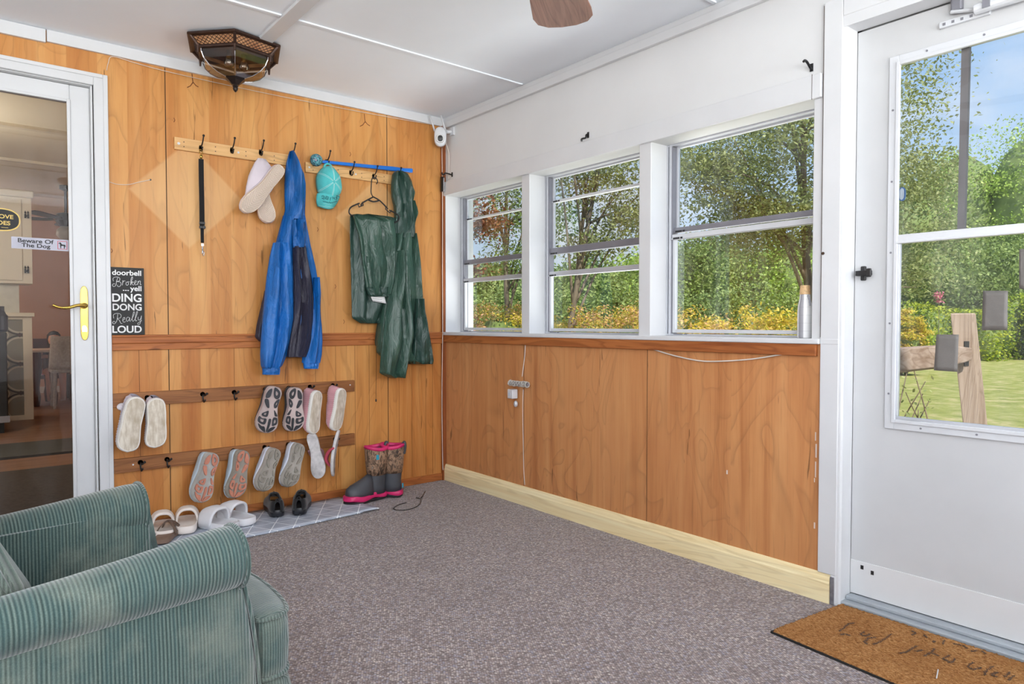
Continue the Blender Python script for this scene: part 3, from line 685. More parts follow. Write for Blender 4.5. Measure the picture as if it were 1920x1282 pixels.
m = MB(); m.prism(dog, lambda a, b: (ox + a * hs * .95, gy - .0005, oz + b * hs * .95), lambda a, b: (ox + a * hs * .95, gy - .0012, oz + b * hs * .95)); m.build('dog_silhouette', blk, root)
oc = on_y(-2, 411, gy); orx = on_y(38, 411, gy)[0] - oc[0]; orz = (on_y(5, 390, gy)[2] - on_y(5, 433, gy)[2]) / 2
root = empty('oval_sticker', (oc[0], gy, oc[2] - orz), 'black oval notice with gold rim and yellow lettering on the patio door glass', 'sticker')
def oval(mb, rx, rz, y_, n=40):
    e = lambda k: (oc[0] + rx * np.sign(math.cos(k)) * abs(math.cos(k)) ** .75, oc[2] + rz * np.sign(math.sin(k)) * abs(math.sin(k)) ** .85)
    mb.prism([e(2 * PI * k / n) for k in range(n)], lambda a, b: (a, y_, b), lambda a, b: (a, y_ - .0004, b))
m = MB(); oval(m, orx, orz, gy); m.build('rim', gold, root)
m = MB(); oval(m, orx * .94, orz * .90, gy - .0003); m.build('backing', blk, root)
text('REMOVE', (oc[0] + .0, gy - .0010, oc[2] + orz * .28), orz * .36, gold, root, orx * 1.35, bold=.02, ext=.0003)
text('SHOES', (oc[0] + .0, gy - .0010, oc[2] - orz * .28), orz * .36, gold, root, orx * 1.05, bold=.02, ext=.0003)
m = MB(); m.box(oc[0] + orx * .1, oc[0] + orx * .42, gy - .001, gy - .0007, oc[2] - orz * .70, oc[2] - orz * .67); m.build('dash', gold, root)

# ------------------------------------------------------------------ doorbell sign
root = empty('doorbell_sign', (-1.79, 0, .945), 'black wooden doorbell sign with white lettering standing on the wooden ledge', 'sign')
m = MB(); m.box(-1.864, -1.717, -.018, -.003, .9455, 1.262); m.build('board', [blk], root, bevel=.0015)
SX = lambda x: -1.864 + (x - 100) / 580 * .147
SZ = lambda y: 1.262 - (y - 100) / 1095 * .3165
sy_ = -.0188
text('doorbell', ((SX(155) + SX(632)) / 2, sy_, SZ(186)), .0245, wht, root, SX(632) - SX(155), bold=.018, ext=.0004)
text('yell', ((SX(445) + SX(632)) / 2, sy_, SZ(450)), .032, wht, root, SX(632) - SX(445), bold=.018, ext=.0004)
text('...', ((SX(325) + SX(425)) / 2, sy_, SZ(472)), .0045, wht, root, SX(425) - SX(325), bold=.02, ext=.0004)
text('DING', ((SX(150) + SX(632)) / 2, sy_, SZ(592)), SZ(525) - SZ(660), wht, root, SX(632) - SX(150), bold=.022, ext=.0004)
text('DONG', ((SX(155) + SX(632)) / 2, sy_, SZ(743)), SZ(688) - SZ(798), wht, root, SX(632) - SX(155), bold=.022, ext=.0004)
text('LOUD', ((SX(145) + SX(628)) / 2, sy_, SZ(1103)), SZ(1045) - SZ(1162), wht, root, SX(628) - SX(145), bold=.022, ext=.0004)
def script(strokes, name):
    mb = MB()
    for st in strokes:
        pts = smooth_path([(SX(x), sy_ + .0002, SZ(y)) for x, y in st], 6)
        mb.tube(pts, .0009, 6)
    mb.v = [(x, sy_ + (y - sy_) * .4, z) for x, y, z in mb.v]
    mb.build(name, wht, root, True)
script([[(245, 270), (225, 330), (215, 390), (180, 415), (158, 395), (175, 370), (205, 375)],
        [(175, 330), (170, 285), (205, 262), (255, 262), (280, 285), (270, 320), (230, 332), (285, 340), (298, 375), (275, 410), (245, 410), (238, 385)],
        [(318, 320), (330, 318), (322, 360), (318, 390)], [(322, 350), (345, 318), (368, 322)],
        [(405, 330), (382, 345), (380, 378), (400, 388), (420, 365), (410, 332), (440, 335)],
        [(450, 375), (470, 320), (490, 262), (478, 248), (462, 290), (458, 340), (456, 385)], [(458, 350), (490, 325), (495, 340), (472, 352), (495, 380), (510, 375)],
        [(510, 360), (545, 335), (545, 308), (525, 318), (518, 355), (535, 378), (565, 362)],
        [(575, 312), (578, 340), (570, 375)], [(574, 350), (600, 310), (618, 318), (612, 355), (620, 375), (632, 362)]], 'script_lettering')
script([[(238, 855), (228, 920), (215, 975), (180, 1015), (152, 1000), (165, 975), (195, 985)],
        [(170, 925), (168, 870), (210, 848), (262, 850), (290, 875), (280, 915), (232, 930), (262, 960), (285, 1005), (308, 1010)],
        [(310, 960), (345, 940), (348, 912), (325, 920), (316, 960), (335, 990), (362, 975)],
        [(430, 920), (400, 905), (375, 935), (385, 975), (415, 955), (432, 915), (428, 960), (445, 975)],
        [(450, 960), (490, 890), (510, 830), (498, 820), (482, 870), (472, 930), (482, 972), (500, 960)],
        [(508, 960), (540, 890), (562, 825), (550, 815), (532, 870), (522, 930), (532, 968), (550, 955)],
        [(572, 900), (572, 940), (590, 955), (612, 930), (628, 880)], [(628, 880), (618, 950), (600, 1010), (575, 1030), (562, 1012), (590, 985), (632, 960)]], 'script_lettering')

# ------------------------------------------------------------------ hooks
def hook_double(name, x, z, y0, label, group, mat=None, down=True, s=1.0):
    """wall coat hook: oval plate, long upper prong with ball, short lower prong"""
    mat = mat or M['black']
    root = empty(name, (x, y0, z), label, 'hook', group)
    m = MB(); m.lathe([(.0085 * s, 0), (.0085 * s, .003), (.004 * s, .005)], (0, 0, 0), 16, 'y')
    m.v = [(x + a, y0 + b, z + c * 1.9) for a, b, c in m.v]; m.build('plate', mat, root, bevel=.0006)
    pts = smooth_path([(x, y0 - .004, z + .006), (x, y0 - .022, z + .010), (x + .001, y0 - .040, z + .028), (x + .002, y0 - .050, z + .052)], 5)
    m = MB(); m.tube(pts, .0032 * s, 8); m.sphere(pts[-1], .006 * s, n=10, m=8); m.build('upper_prong', mat, root, True)
    if down:
        pts = smooth_path([(x, y0 - .004, z - .006), (x, y0 - .016, z - .018), (x, y0 - .030, z - .014), (x, y0 - .034, z - .002)], 5)
        m = MB(); m.tube(pts, .003 * s, 8); m.sphere(pts[-1], .0045 * s, n=8, m=6); m.build('lower_prong', mat, root, True)
    return root
def hook_small(x, z, y0, label, group):
    root = empty('coat_hook', (x, y0, z), label, 'hook', group)
    m = MB(); m.lathe([(.013, 0), (.013, .003), (.008, .006)], (0, 0, 0), 14, 'y'); m.v = [(x + a, y0 + b, z + .004 + c) for a, b, c in m.v]
    m.build('rosette', M['black'], root, bevel=.001)
    a = smooth_path([(x, y0 - .004, z + .004), (x + .004, y0 - .022, z - .002), (x + .012, y0 - .030, z + .008)], 4)
    m = MB(); m.tube(a, .004, 8); m.sphere(a[-1], .0065, n=8, m=6); m.build('upper_prong', M['black'], root, True)
    a = smooth_path([(x, y0 - .003, z), (x, y0 - .006, z - .020), (x + .001, y0 - .018, z - .034), (x + .004, y0 - .030, z - .024)], 4)
    m = MB(); m.tube(a, .0036, 8); m.sphere(a[-1], .005, n=8, m=6); m.build('lower_prong', M['black'], root, True)

BY = -.018
def board(name, x0, x1, z0, z1, mat, label, screws=(), holes=(), th=.018):
    root = empty(name, ((x0 + x1) / 2, 0, z0), label, 'hook rail')
    m = MB(); m.box(x0, x1, -th, 0, z0, z1); m.build('rail_board', mat, root, bevel=.0015)
    if screws:
        for x, z, r in screws: m = MB(); m.lathe([(r, .0012), (r, -.001), ], (x, -th, z), 16, 'y'); m.build('screw_cap', M['whitealu'], root)
    if holes:
        for x, z in holes: m = MB(); m.lathe([(.0026, .0004), (.0026, -.0005)], (x, -th, z), 10, 'y'); m.build('screw_hole', M['blackp'], root)
    return root
X1 = lambda px, py: on_y(px, py, BY)
b1a, b1b = X1(327, 256), X1(327, 279); 
zt1, zb1 = b1a[2], b1b[2]
hol1 = []
for px in (345, 404, 461, 514): x = X1(px, 280)[0]; hol1 += [(x, zb1 + (zt1 - zb1) * .68), (x, zb1 + (zt1 - zb1) * .30)]
board('upper_hook_rail', b1a[0], X1(541, 290)[0], zb1, zt1, M['hookboard'], 'pale wooden hook rail with the dog lead, left of the two upper rails',
      [(X1(335, 267)[0], (zb1 + zt1) / 2, .0065), (X1(447, 287)[0], (zb1 + zt1) / 2, .0055)], hol1)
b2 = X1(573, 303); zt2 = b2[2]; zb2 = X1(573, 322)[2]
hol2 = []
for px in (587, 634, 678, 720): x = X1(px, 315)[0]; hol2 += [(x, zb2 + (zt2 - zb2) * .68), (x, zb2 + (zt2 - zb2) * .28)]
board('upper_hook_rail', b2[0], X1(736, 325)[0], zb2, zt2, M['hookboard'], 'pale wooden hook rail with the teal cap, right of the two upper rails',
      [(X1(580, 310)[0], (zb2 + zt2) / 2, .0055), (X1(667, 324)[0], (zb2 + zt2) / 2, .0055)], hol2)
board('shoe_rail', -1.856, -.632, .606, .671, M['darkboard'], 'dark brown shoe rail, upper of the two low rails', [(-.66, .645, .004)])
board('shoe_rail', -1.856, -.632, .296, .362, M['darkboard'], 'dark brown shoe rail, lower of the two low rails', [(-1.775, .329, .004)])
for px, py, lab in ((376, 277, 'black double hook on the pale rail holding the dog lead'), (434, 281, 'empty black double hook on the pale rail beside the dog lead'), (488, 285, 'black double hook holding the pale slip-on shoes'),
                    (547, 290, 'black double hook behind the blue jacket hood'), (612, 303, 'black double hook above the teal cap'), (657, 323, 'empty black double hook between the teal cap and the hanger'), (700, 330, 'black double hook carrying the plastic hanger'), (744, 333, 'black double hook behind the green hood')):
    p = X1(px, py); hook_double('double_hook', p[0], p[2] - .002, BY, lab, 'double hooks on the pale rails')
P3 = .640; P4 = .332
for px, lab in ((240, 'black cast hook behind the leftmost lavender slipper'), (276, 'black cast hook behind the second lavender slipper'), (380, 'empty black cast hook on the upper shoe rail, left one'), (439, 'empty black cast hook on the upper shoe rail, right one'),
                (497, 'black cast hook behind the left black soled trainer'), (541, 'black cast hook behind the right black soled trainer'), (581, 'black cast hook behind the left pink slipper'), (624, 'black cast hook behind the right pink slipper')):
    hook_small(on_y(px, 740, BY)[0], P3 + (.005 if px > 450 else 0), BY, lab, 'cast hooks on the shoe rails')
for px, lab in ((263, 'empty black cast hook on the lower shoe rail, left one'), (313, 'empty black cast hook on the lower shoe rail, right one'), (378, 'black cast hook behind the left peach soled trainer'), (437, 'black cast hook behind the right peach soled trainer'),
                (496, 'black cast hook behind the left grey soled trainer'), (540, 'black cast hook behind the right grey soled trainer'), (588, 'black cast hook behind the left flip-flop'), (628, 'black cast hook behind the right flip-flop')):
    hook_small(on_y(px, 850, BY)[0], P4 + (.006 if px > 350 else 0), BY, lab, 'cast hooks on the shoe rails')

# ------------------------------------------------------------------ armchair
def cord_mat(name, top, period=.0066, o=(-2.03, -2.01), ang=8):
    """corduroy whose wales run across the given top axis on level faces and vertically on upright ones"""
    m, t, b = newmat(name)
    c = N(t, 'ShaderNodeTexCoord'); mp_ = N(t, 'ShaderNodeMapping', vector_type='TEXTURE')
    mp_.inputs['Location'].default_value = (o[0], o[1], 0); mp_.inputs['Rotation'].default_value = (0, 0, R(ang)); t.links.new(c.outputs['Object'], mp_.inputs[0])
    wob = noise(t, mp_.outputs[0], 4, 1)
    s = N(t, 'ShaderNodeSeparateXYZ'); t.links.new(mp_.outputs[0], s.inputs[0])
    gn = N(t, 'ShaderNodeNewGeometry'); sn = N(t, 'ShaderNodeSeparateXYZ'); t.links.new(gn.outputs['Normal'], sn.inputs[0])
    ax = math_(t, 'ABSOLUTE', sn.outputs[0]); ay = math_(t, 'ABSOLUTE', sn.outputs[1]); az = math_(t, 'ABSOLUTE', sn.outputs[2])
    usey = math_(t, 'GREATER_THAN', ax, math_(t, 'MULTIPLY', ay, 1.0))
    if top == 0: usey = math_(t, 'MULTIPLY', usey, math_(t, 'GREATER_THAN', ax, .6))
    else: usey = math_(t, 'MAXIMUM', usey, math_(t, 'GREATER_THAN', az, .75))
    h = math_(t, 'ADD', math_(t, 'MULTIPLY', s.outputs[0], math_(t, 'SUBTRACT', 1.0, usey)), math_(t, 'MULTIPLY', s.outputs[1], usey))
    h = math_(t, 'ADD', h, math_(t, 'MULTIPLY', wob, .006))
    wv = math_(t, 'MULTIPLY_ADD', math_(t, 'SINE', math_(t, 'MULTIPLY', h, 2 * PI / period)), .5, .5)
    base = noise(t, mp_.outputs[0], 5, 5, .6)
    cb = N(t, 'ShaderNodeCombineXYZ'); t.links.new(math_(t, 'MULTIPLY', h, 110), cb.inputs[0]); t.links.new(math_(t, 'MULTIPLY', s.outputs[2], 6), cb.inputs[1]); t.links.new(math_(t, 'MULTIPLY', s.outputs[1], 4), cb.inputs[2])
    streak = noise(t, cb.outputs[0], 1, 3); fine = noise(t, mp_.outputs[0], 500, 2)
    deep = lin(46, 62, 59); mid = lin(70, 86, 82); pale = lin(98, 112, 105); wear = lin(140, 142, 128)
    col = ramp(t, [(.0, deep), (.45, mid), (1, pale)], wv)
    col = mixc(t, ramp(t, [(.40, (0, 0, 0)), (.66, (.5, .5, .5))], streak), col, lin(58, 82, 82))
    col = mixc(t, ramp(t, [(.50, (0, 0, 0)), (.72, (.5, .5, .5))], base), col, wear)
    col = mixc(t, .3, col, ramp(t, [(.35, (.25, .25, .25)), (.65, (.75, .75, .75))], fine), 'SOFT_LIGHT')
    setb(t, b, col, .85, 0, wv, .5, .003, .15, .45)
    b.inputs['Sheen Roughness'].default_value = .45
    return m
CX, CY = cord_mat('corduroy_across', 0), cord_mat('corduroy_front', 1)
CYf = cord_mat('corduroy_fine', 1, .0055)
OA = Vector((-2.03, -2.01, 0)); MA = Matrix.Translation(OA) @ Matrix.Rotation(R(8), 4, 'Z')
root = empty('armchair', OA, 'sage green corduroy armchair with rolled arms and loose seat cushion', 'armchair')
def arm(s, label):
    """s=-1 near the camera, +1 the far side"""
    m = MB(); rs = []
    n = 28
    for x, r, top in ((-.62, .042, .565), (-.5, .044, .562), (-.38, .047, .568), (-.28, .050, .575), (-.18, .054, .584), (-.09, .058, .594), (-.03, .0605, .600), (-.006, .060, .600), (.004, .056, .597)):
        rs.append([(x + .02 * (0), s * (.262 + .35 * (.0605 - r)) + r * 1.05 * math.cos(a), top - r + r * math.sin(a)) for a in [2 * PI * k / n for k in range(n)]])
    m.rings(rs); m.xf(MA); a = m.build('arm_roll', CX, root, True, auto=50)
    m = MB()   # panel under the roll
    R_ = []
    for z, dx, dy in ((.06, .045, .0), (.20, .042, .004), (.32, .034, .006), (.42, .022, .004), (.50, .010, .0), (.545, .004, -.01)):
        o_ = s * (.285 + dy); i_ = s * .205
        R_.append([(-.62, o_, z), (-.3, o_ + s * .006, z), (dx - .03, o_ + s * .004, z), (dx - .006, o_ - s * .002, z), (dx, o_ - s * .010, z), (dx, i_ + s * .012, z), (dx - .008, i_ + s * .003, z), (-.05, i_, z), (-.62, i_, z)])
    m.rings(R_); m.xf(MA); m.build('arm_panel', CX, root, True, auto=40)
    w_ = MB(); r = .0615; w_.tube([(.002, s * .262 + r * 1.05 * math.cos(q), .600 - r + .001 + r * math.sin(q)) for q in np.linspace(-2.2 if s < 0 else -.9, 4.1 if s < 0 else 5.4, 40)], .0042, 8)
    w_.tube(smooth_path([(.012, s * .280, .49), (.026, s * .283, .42), (.038, s * .283, .32), (.046, s * .280, .20), (.049, s * .278, .07)], 6), .004, 8)
    w_.xf(MA); w_.build('piping', CY, a, True)
arm(-1, None); arm(1, None)
# inside face of the far arm, and outer tuck
m = MB(); P = []
for x in np.linspace(-.60, .004, 12):
    row = []
    for z, y in ((.26, .204), (.40, .207), (.50, .212), (.55, .222), (.560, .236), (.552, .262)): row.append((x + .03 * (.59 - z) / .2 if x > -.05 else x, y - .004 * math.sin(5 * x), z - (.022 if x < -.3 else .022 * (-x / .3)) * (z > .5)))
    P.append(row)
m.grid(P); m.xf(MA); m.build('inner_arm_cover', CX, root, True, solid=.006)
def cushion(name, outline, z0, z1, mat, rr=.02, crown=.012, parent=None, pip=True):
    c = np.mean(np.array(outline), 0); m = MB(); rs = []
    def ring(k, z): return [(c[0] + (x - c[0]) * k, c[1] + (y - c[1]) * k, z) for x, y in outline]
    for k, z in ((.01, z0), (.7, z0), (.94, z0 + .001), (.985, z0 + .008), (1.0, z0 + .025), (1.008, (z0 + z1) / 2), (1.0, z1 - .025), (.985, z1 - .008), (.95, z1 - .001), (.8, z1 + crown * .5), (.5, z1 + crown), (.01, z1 + crown)): rs.append(ring(k, z))
    m.rings(rs); m.xf(MA); o = m.build(name, mat, parent, True)
    if pip:
        w_ = MB()
        for z in (z0 + .006, z1 - .006): w_.tube([(x, y, z2) for x, y, z2 in ring(.992, z)], .0045, 8, closed=True)
        w_.xf(MA); w_.build('piping', CX, o, True)
    return o
def rnd(poly, n=5): return [tuple(p[:2]) for p in smooth_path([(x, y, 0) for x, y in poly], n, True)]
Tc = rnd([(-.5, -.193), (-.25, -.195), (.0, -.196), (.045, -.205), (.050, -.235), (.052, -.258), (.065, -.268), (.100, -.268), (.126, -.245), (.145, -.18), (.160, -.09), (.165, 0), (.160, .09), (.145, .17), (.126, .225), (.100, .248), (.065, .250), (.052, .240), (.050, .225), (.045, .205), (0, .196), (-.25, .195), (-.5, .193)], 3)
cushion('seat_cushion', Tc, .262, .398, CYf, crown=.006, parent=root)
m = MB(); Bq = rnd([(-.02, -.250), (.06, -.262), (.12, -.245), (.150, -.15), (.160, 0), (.150, .15), (.12, .245), (.06, .262), (-.02, .250)], 4)
c = (.0, 0)
m.rings([[(c[0] + (x - c[0]) * k, y * (.97 + .03 * k), z) for x, y in Bq] for k, z in ((.9, .03), (1.05, .05), (1.12, .14), (1.10, .21), (1.03, .245), (.9, .258))]); m.xf(MA); m.build('front_rail', CY, root, True)
m = MB(); m.rings([[(-.60, -.20, z), (.02, -.20, z), (.02, .20, z), (-.60, .20, z)] for z in (.05, .262)]); m.xf(MA); m.build('seat_deck', CX, root)
m = MB(); rs = []
for z, x0, x1, hw in ((.06, -.76, -.58, .30), (.35, -.78, -.56, .30), (.6, -.82, -.60, .29), (.8, -.87, -.68, .27), (.88, -.88, -.72, .22), (.90, -.86, -.76, .15)):
    rs.append([(x0 + (x1 - x0) * a, hw * b_, z) for a, b_ in ((.1, -1), (.5, -1.03), (.9, -1), (1, -.85), (1.03, 0), (1, .85), (.9, 1), (.5, 1.03), (.1, 1), (0, .85), (-.03, 0), (0, -.85))])
m.rings(rs); m.xf(MA); m.build('back_frame', CX, root, True)
# loose back cushion: a tall boxed cushion leaning against the back
m = MB(); rs = []
for k, s_ in ((.0, .90), (.12, .98), (.3, 1.0), (.7, 1.0), (.88, .98), (1.0, .90)):
    ring = []
    for (y, z) in [(p[0], p[1]) for p in rnd([(-.145, .50), (0, .495), (.145, .50), (.175, .515), (.185, .56), (.185, .70), (.17, .82), (.10, .85), (0, .855), (-.10, .85), (-.17, .82), (-.185, .70), (-.185, .56), (-.175, .515)], 3)]:
        yy = y * s_; zz = .675 + (z - .675) * s_
        ring.append((-.305 - .20 * k - (zz - .5) * .42 + .020 * (1 - (y / .19) ** 2) * (1 - 2 * k), yy, zz))
    rs.append(ring)
m.rings(rs); m.xf(MA); bc = m.build('back_cushion', CX, root, True, auto=60)
w_ = MB()
for ring in (rs[1], rs[4]): w_.tube(ring, .006, 8, closed=True)
w_.xf(MA); w_.build('piping', CY, bc, True)
for sx, sy in ((.03, -.24), (.03, .24), (-.68, -.24), (-.68, .24)):
    m = MB(); m.lathe([(.022, 0), (.028, .06)], (sx, sy, 0), 12); m.xf(MA); m.build('foot', M['blackp'], root)

# ------------------------------------------------------------------ ceiling lamp
LX, LY = -1.385, -.345
root = empty('ceiling_lantern', (LX, LY, ZC), 'six sided bronze lantern on the ceiling, with lattice band and clear glass bowl', 'ceiling lamp')
bronze = plain('aged_bronze', lin(64, 44, 36), .42, .5, .25, 30)
def copper_lattice():
    m, t, b = newmat('copper_backing'); v = coords(t)
    f = noise(t, v, 14, 3); setb(t, b, ramp(t, [(.3, lin(150, 96, 62)), (.7, lin(206, 160, 116))], f), .5, .25); return m
copp = copper_lattice()
a0 = math.atan2(-.564 + .345, -1.453 + 1.385)
hx = lambda r, z, k: (LX + r * math.cos(a0 + PI / 3 * k), LY + r * math.sin(a0 + PI / 3 * k), z)
zt_, zm = ZC - .010, ZC - .052
m = MB(); m.rings([[hx(r, z, k) for k in range(6)] for r, z in ((.224, ZC - .006), (.226, ZC - .010), (.226, zt_ - .006), (.216, zt_ - .008))]); m.build('top_frame', bronze, root, bevel=.001)
m = MB(); m.rings([[hx(r, z, k) for k in range(6)] for r, z in ((.205, zt_), (.172, zm))], cap=False, capend=False); m.build('lattice_backing', copp, root)
m = MB()
for k in range(6):
    A0, A1 = np.array(hx(.2065, zt_, k)), np.array(hx(.2065, zt_, k + 1)); B0, B1 = np.array(hx(.1735, zm, k)), np.array(hx(.1735, zm, k + 1))
    nn = 9
    for i in range(-3, nn):
        for sgn in (0, 1):
            u0, u1 = i / nn, (i + 3) / nn; q0, q1 = 0.0, 1.0
            if u0 < 0: q0 = -u0 / (u1 - u0); u0 = 0
            if u1 > 1: q1 = 1 - (u1 - 1) / ((i + 3) / nn - i / nn); u1 = 1
            if sgn: p = lambda u, q: (A0 * (1 - u) + A1 * u) * (1 - q) + (B0 * (1 - u) + B1 * u) * q
            else: p = lambda u, q: (A0 * (u) + A1 * (1 - u)) * (1 - q) + (B0 * (u) + B1 * (1 - u)) * q
            m.tube([p(u0, q0), p(u1, q1)], .0014, 4)
m.build('lattice', bronze, root)
for k in range(6):
    m = MB(); A0, B0 = np.array(hx(.216, zt_, k)), np.array(hx(.176, zm, k))
    m.tube([A0, B0], .0065, 6); m.tube([B0, B0 + np.array((0, 0, -.030))], [.007, .004], 6); m.build('corner_post', bronze, root)
m = MB()
rg = [(.177, zm + .005), (.179, zm), (.177, zm - .007), (.160, zm - .009), (.160, zm + .004)]
m.rings([[hx(r, z, k) for k in range(6)] for r, z in rg], cap=False, capend=False); m.build('lower_frame', bronze, root)
m = MB(); GB = [(.163, zm - .002), (.161, zm - .020), (.150, zm - .045), (.124, zm - .070), (.087, zm - .089), (.045, zm - .100)]
m.rings([[hx(r, z, k) for k in range(6)] for r, z in GB], cap=False, capend=False); gl_ = m.build('glass_bowl', M['lampglass'], root)
m = MB()
for k in range(6): m.tube([hx(r + .001, z, k) for r, z in GB], .0018, 6)
m.build('glazing_rib', M['steel'], gl_)
zf = zm - .096
m = MB(); m.rings([[(LX + (r) * math.cos(a0 + PI / 3 * k), LY + r * math.sin(a0 + PI / 3 * k), z) for k in range(6)] for r, z in ((.046, zf), (.048, zf - .005), (.036, zf - .013), (.022, zf - .026), (.018, zf - .030))])
m.lathe([(.010, zf - .030), (.008, zf - .034), (.014, zf - .037), (.010, zf - .041), (.012, zf - .047), (.009, zf - .056), (.002, zf - .064)], (LX, LY, 0), 14); m.build('finial', plain('dark_finial', lin(36, 28, 27), .4, .4), root)
m = MB(); m.tube([(LX - .03, LY, ZC - .03), (LX - .03, LY - .01, zm - .01)], .013, 12); m.tube([(LX + .04, LY, ZC - .03), (LX + .04, LY, zm - .01)], .013, 12); m.tube([(LX, LY, ZC - .02), (LX, LY, zf)], .004, 8); m.build('socket', M['brass'], root)
m = MB(); 
for sx in (-.03, .04): m.lathe([(.010, zm - .004), (.014, zm - .014), (.024, zm - .034), (.020, zm - .048), (.004, zm - .056)], (LX + sx, LY - (.01 if sx < 0 else 0), 0), 14)
m.build('bulb', glass_mat('bulb_glass', (.95, .95, .95), .12, .1), root, True)

# ------------------------------------------------------------------ ceiling fan, only one blade tip reaches into view
tip = on_z(1060, 50, 2.05)[:2]; far = on_z(1045, 0, 2.05)[:2]; dv = (far - tip) / np.linalg.norm(far - tip)
hub = tip + dv * .62
root = empty('ceiling_fan', (hub[0], hub[1], ZC), 'ceiling fan with brown wood grain blades, one rounded tip at the top edge', 'ceiling fan')
fanw = plank('walnut_blade', lin(150, 106, 88), lin(112, 72, 56), 0, .45, False, 1.2)
m = MB(); m.lathe([(.07, 0), (.075, -.03), (.03, -.05), (.03, -.13), (.10, -.15), (.12, -.20), (.11, -.26), (.06, -.28)], (hub[0], hub[1], ZC), 24); m.build('motor', bronze, root, True, auto=40)
for k in range(5):
    a = math.atan2(-dv[1], -dv[0]) + 2 * PI * k / 5; ca, sa = math.cos(a), math.sin(a)
    pl = [(.14, -.035), (.20, -.058), (.40, -.078), (.52, -.088), (.57, -.080), (.605, -.052), (.622, -.010), (.626, .035), (.612, .072), (.575, .090), (.52, .090), (.40, .078), (.20, .058), (.14, .035)]
    if k: pl = pl
    m = MB(); tl = .10
    f = lambda dz: (lambda r, q: (r, -q if True else q, q * tl + dz))
    m.prism([(r, q * 1.12) for r, q in pl], f(0), f(.007))
    o = m.build('fan_blade', fanw, root, bevel=.002)
    o.matrix_basis = Matrix.Translation((hub[0], hub[1], 2.05)) @ Matrix.Rotation(a, 4, 'Z')
    m = MB(); m.tube([(hub[0] + .09 * ca, hub[1] + .09 * sa, 2.07), (hub[0] + .2 * ca, hub[1] + .2 * sa, 2.06)], .012, 8); m.build('blade_arm', bronze, root)

# ------------------------------------------------------------------ doormat and shoe mat
def coir():
    m, t, b = newmat('coir'); v = coords(t)
    f = noise(t, coords(t, (260, 90, 260), rot=(0, 0, R(25))), 1, 4); g = noise(t, v, 5, 5)
    col = ramp(t, [(.3, lin(122, 78, 42)), (.5, lin(176, 124, 76)), (.7, lin(208, 162, 108))], f)
    col = mixc(t, ramp(t, [(.35, (0, 0, 0)), (.7, (.5, .5, .5))], g), col, lin(140, 90, 48))
    setb(t, b, col, .95, 0, f, 1.0, .008, .1); return m
cm = coir()
c1_, c2_, c3_ = on_z(1452, 1188, .012), on_z(1562, 1116, .012), on_z(1690, 1282, .012)
dy = -1.0; e = (c2_ - c1_); c4_ = c1_ + (c3_ - c1_) * 1.7
c1_ = np.array((-.385, -2.492)); c2_ = np.array((-.012, -2.535)); c3_ = np.array((-.46, -3.40)); c4_ = np.array((-.022, -3.41))
root = empty('doormat', (c1_[0] + .2, -2.95, 0), 'brown coir doormat with faded black script lying before the storm door', 'doormat')
m = MB(); P = []; nx, ny = 90, 200
rs_ = np.random.default_rng(3)
for i in range(ny + 1):
    t_ = i / ny; row = []
    for j in range(nx + 1):
        s_ = j / nx; p = (c1_ * (1 - s_) + c2_ * s_) * (1 - t_) + (c3_ * (1 - s_) + c4_ * s_) * t_
        ed = min(s_, 1 - s_, t_, 1 - t_); z = .016 + rs_.normal(0, .0012) if ed > .005 else .003
        row.append((p[0] + rs_.normal(0, .0008), p[1] + rs_.normal(0, .0008), z))
    P.append(row)
m.grid(P); m.build('coir_pile', cm, root, True)
m = MB(); m.rings([[(p[0], p[1], z) for p in (c1_ + (-.002, .002), c2_, c4_, c3_)] for z in (.0, .007)]); m.build('backing', plain('black_rubber', (.012, .012, .012), .8), root)
ink = plain('faded_black_ink', lin(92, 70, 54), .95, 0, .3, 60)
def matstroke(strokes, w_, name='script_lettering'):
    mb = MB(); rj = random.Random(5)
    for st in strokes:
        pts = smooth_path([on_z(x, y, .0165) for x, y in st], 5)
        for p in pts:
            for k in range(7):
                a = rj.uniform(0, 6.28); q = rj.uniform(0, w_); L = rj.uniform(.003, .007); aa = rj.uniform(-.5, 1.0)
                c_ = np.array((p[0] + q * math.cos(a), p[1] + q * math.sin(a), .0172 + rj.uniform(0, .0014)))
                mb.tube([c_, c_ + np.array((L * math.cos(aa), L * math.sin(aa), .0005))], .0006, 4)
    mb.build(name, ink, root)
matstroke([[(1600, 1169), (1590, 1171), (1583, 1177), (1574, 1184)], [(1576, 1191), (1584, 1190), (1592, 1192)],
           [(1620, 1186), (1614, 1190), (1622, 1193), (1630, 1190)], [(1640, 1196), (1628, 1198), (1621, 1204), (1625, 1208)], [(1671, 1190), (1660, 1198), (1648, 1205), (1638, 1209)],
           [(1718, 1212), (1708, 1218), (1700, 1223), (1688, 1226)], [(1718, 1222), (1728, 1220)], [(1752, 1218), (1742, 1226), (1734, 1231)], [(1748, 1226), (1758, 1230)],
           [(1780, 1230), (1768, 1236), (1776, 1240)], [(1790, 1236), (1786, 1242), (1778, 1243)], [(1824, 1243), (1815, 1251), (1826, 1256), (1838, 1253)], [(1860, 1251), (1850, 1259), (1846, 1266)], [(1870, 1262), (1860, 1266), (1868, 1270)], [(1892, 1262), (1884, 1270)], [(1900, 1268), (1892, 1276)]], .0035)
matstroke([[(1710, 1184), (1716, 1188), (1710, 1191)], [(1732, 1192), (1738, 1196)], [(1752, 1203), (1750, 1205)], [(1770, 1202), (1768, 1208)], [(1788, 1208), (1800, 1210)], [(1806, 1212), (1812, 1216)], [(1822, 1222), (1830, 1221)], [(1842, 1222), (1846, 1226)]], .0022)
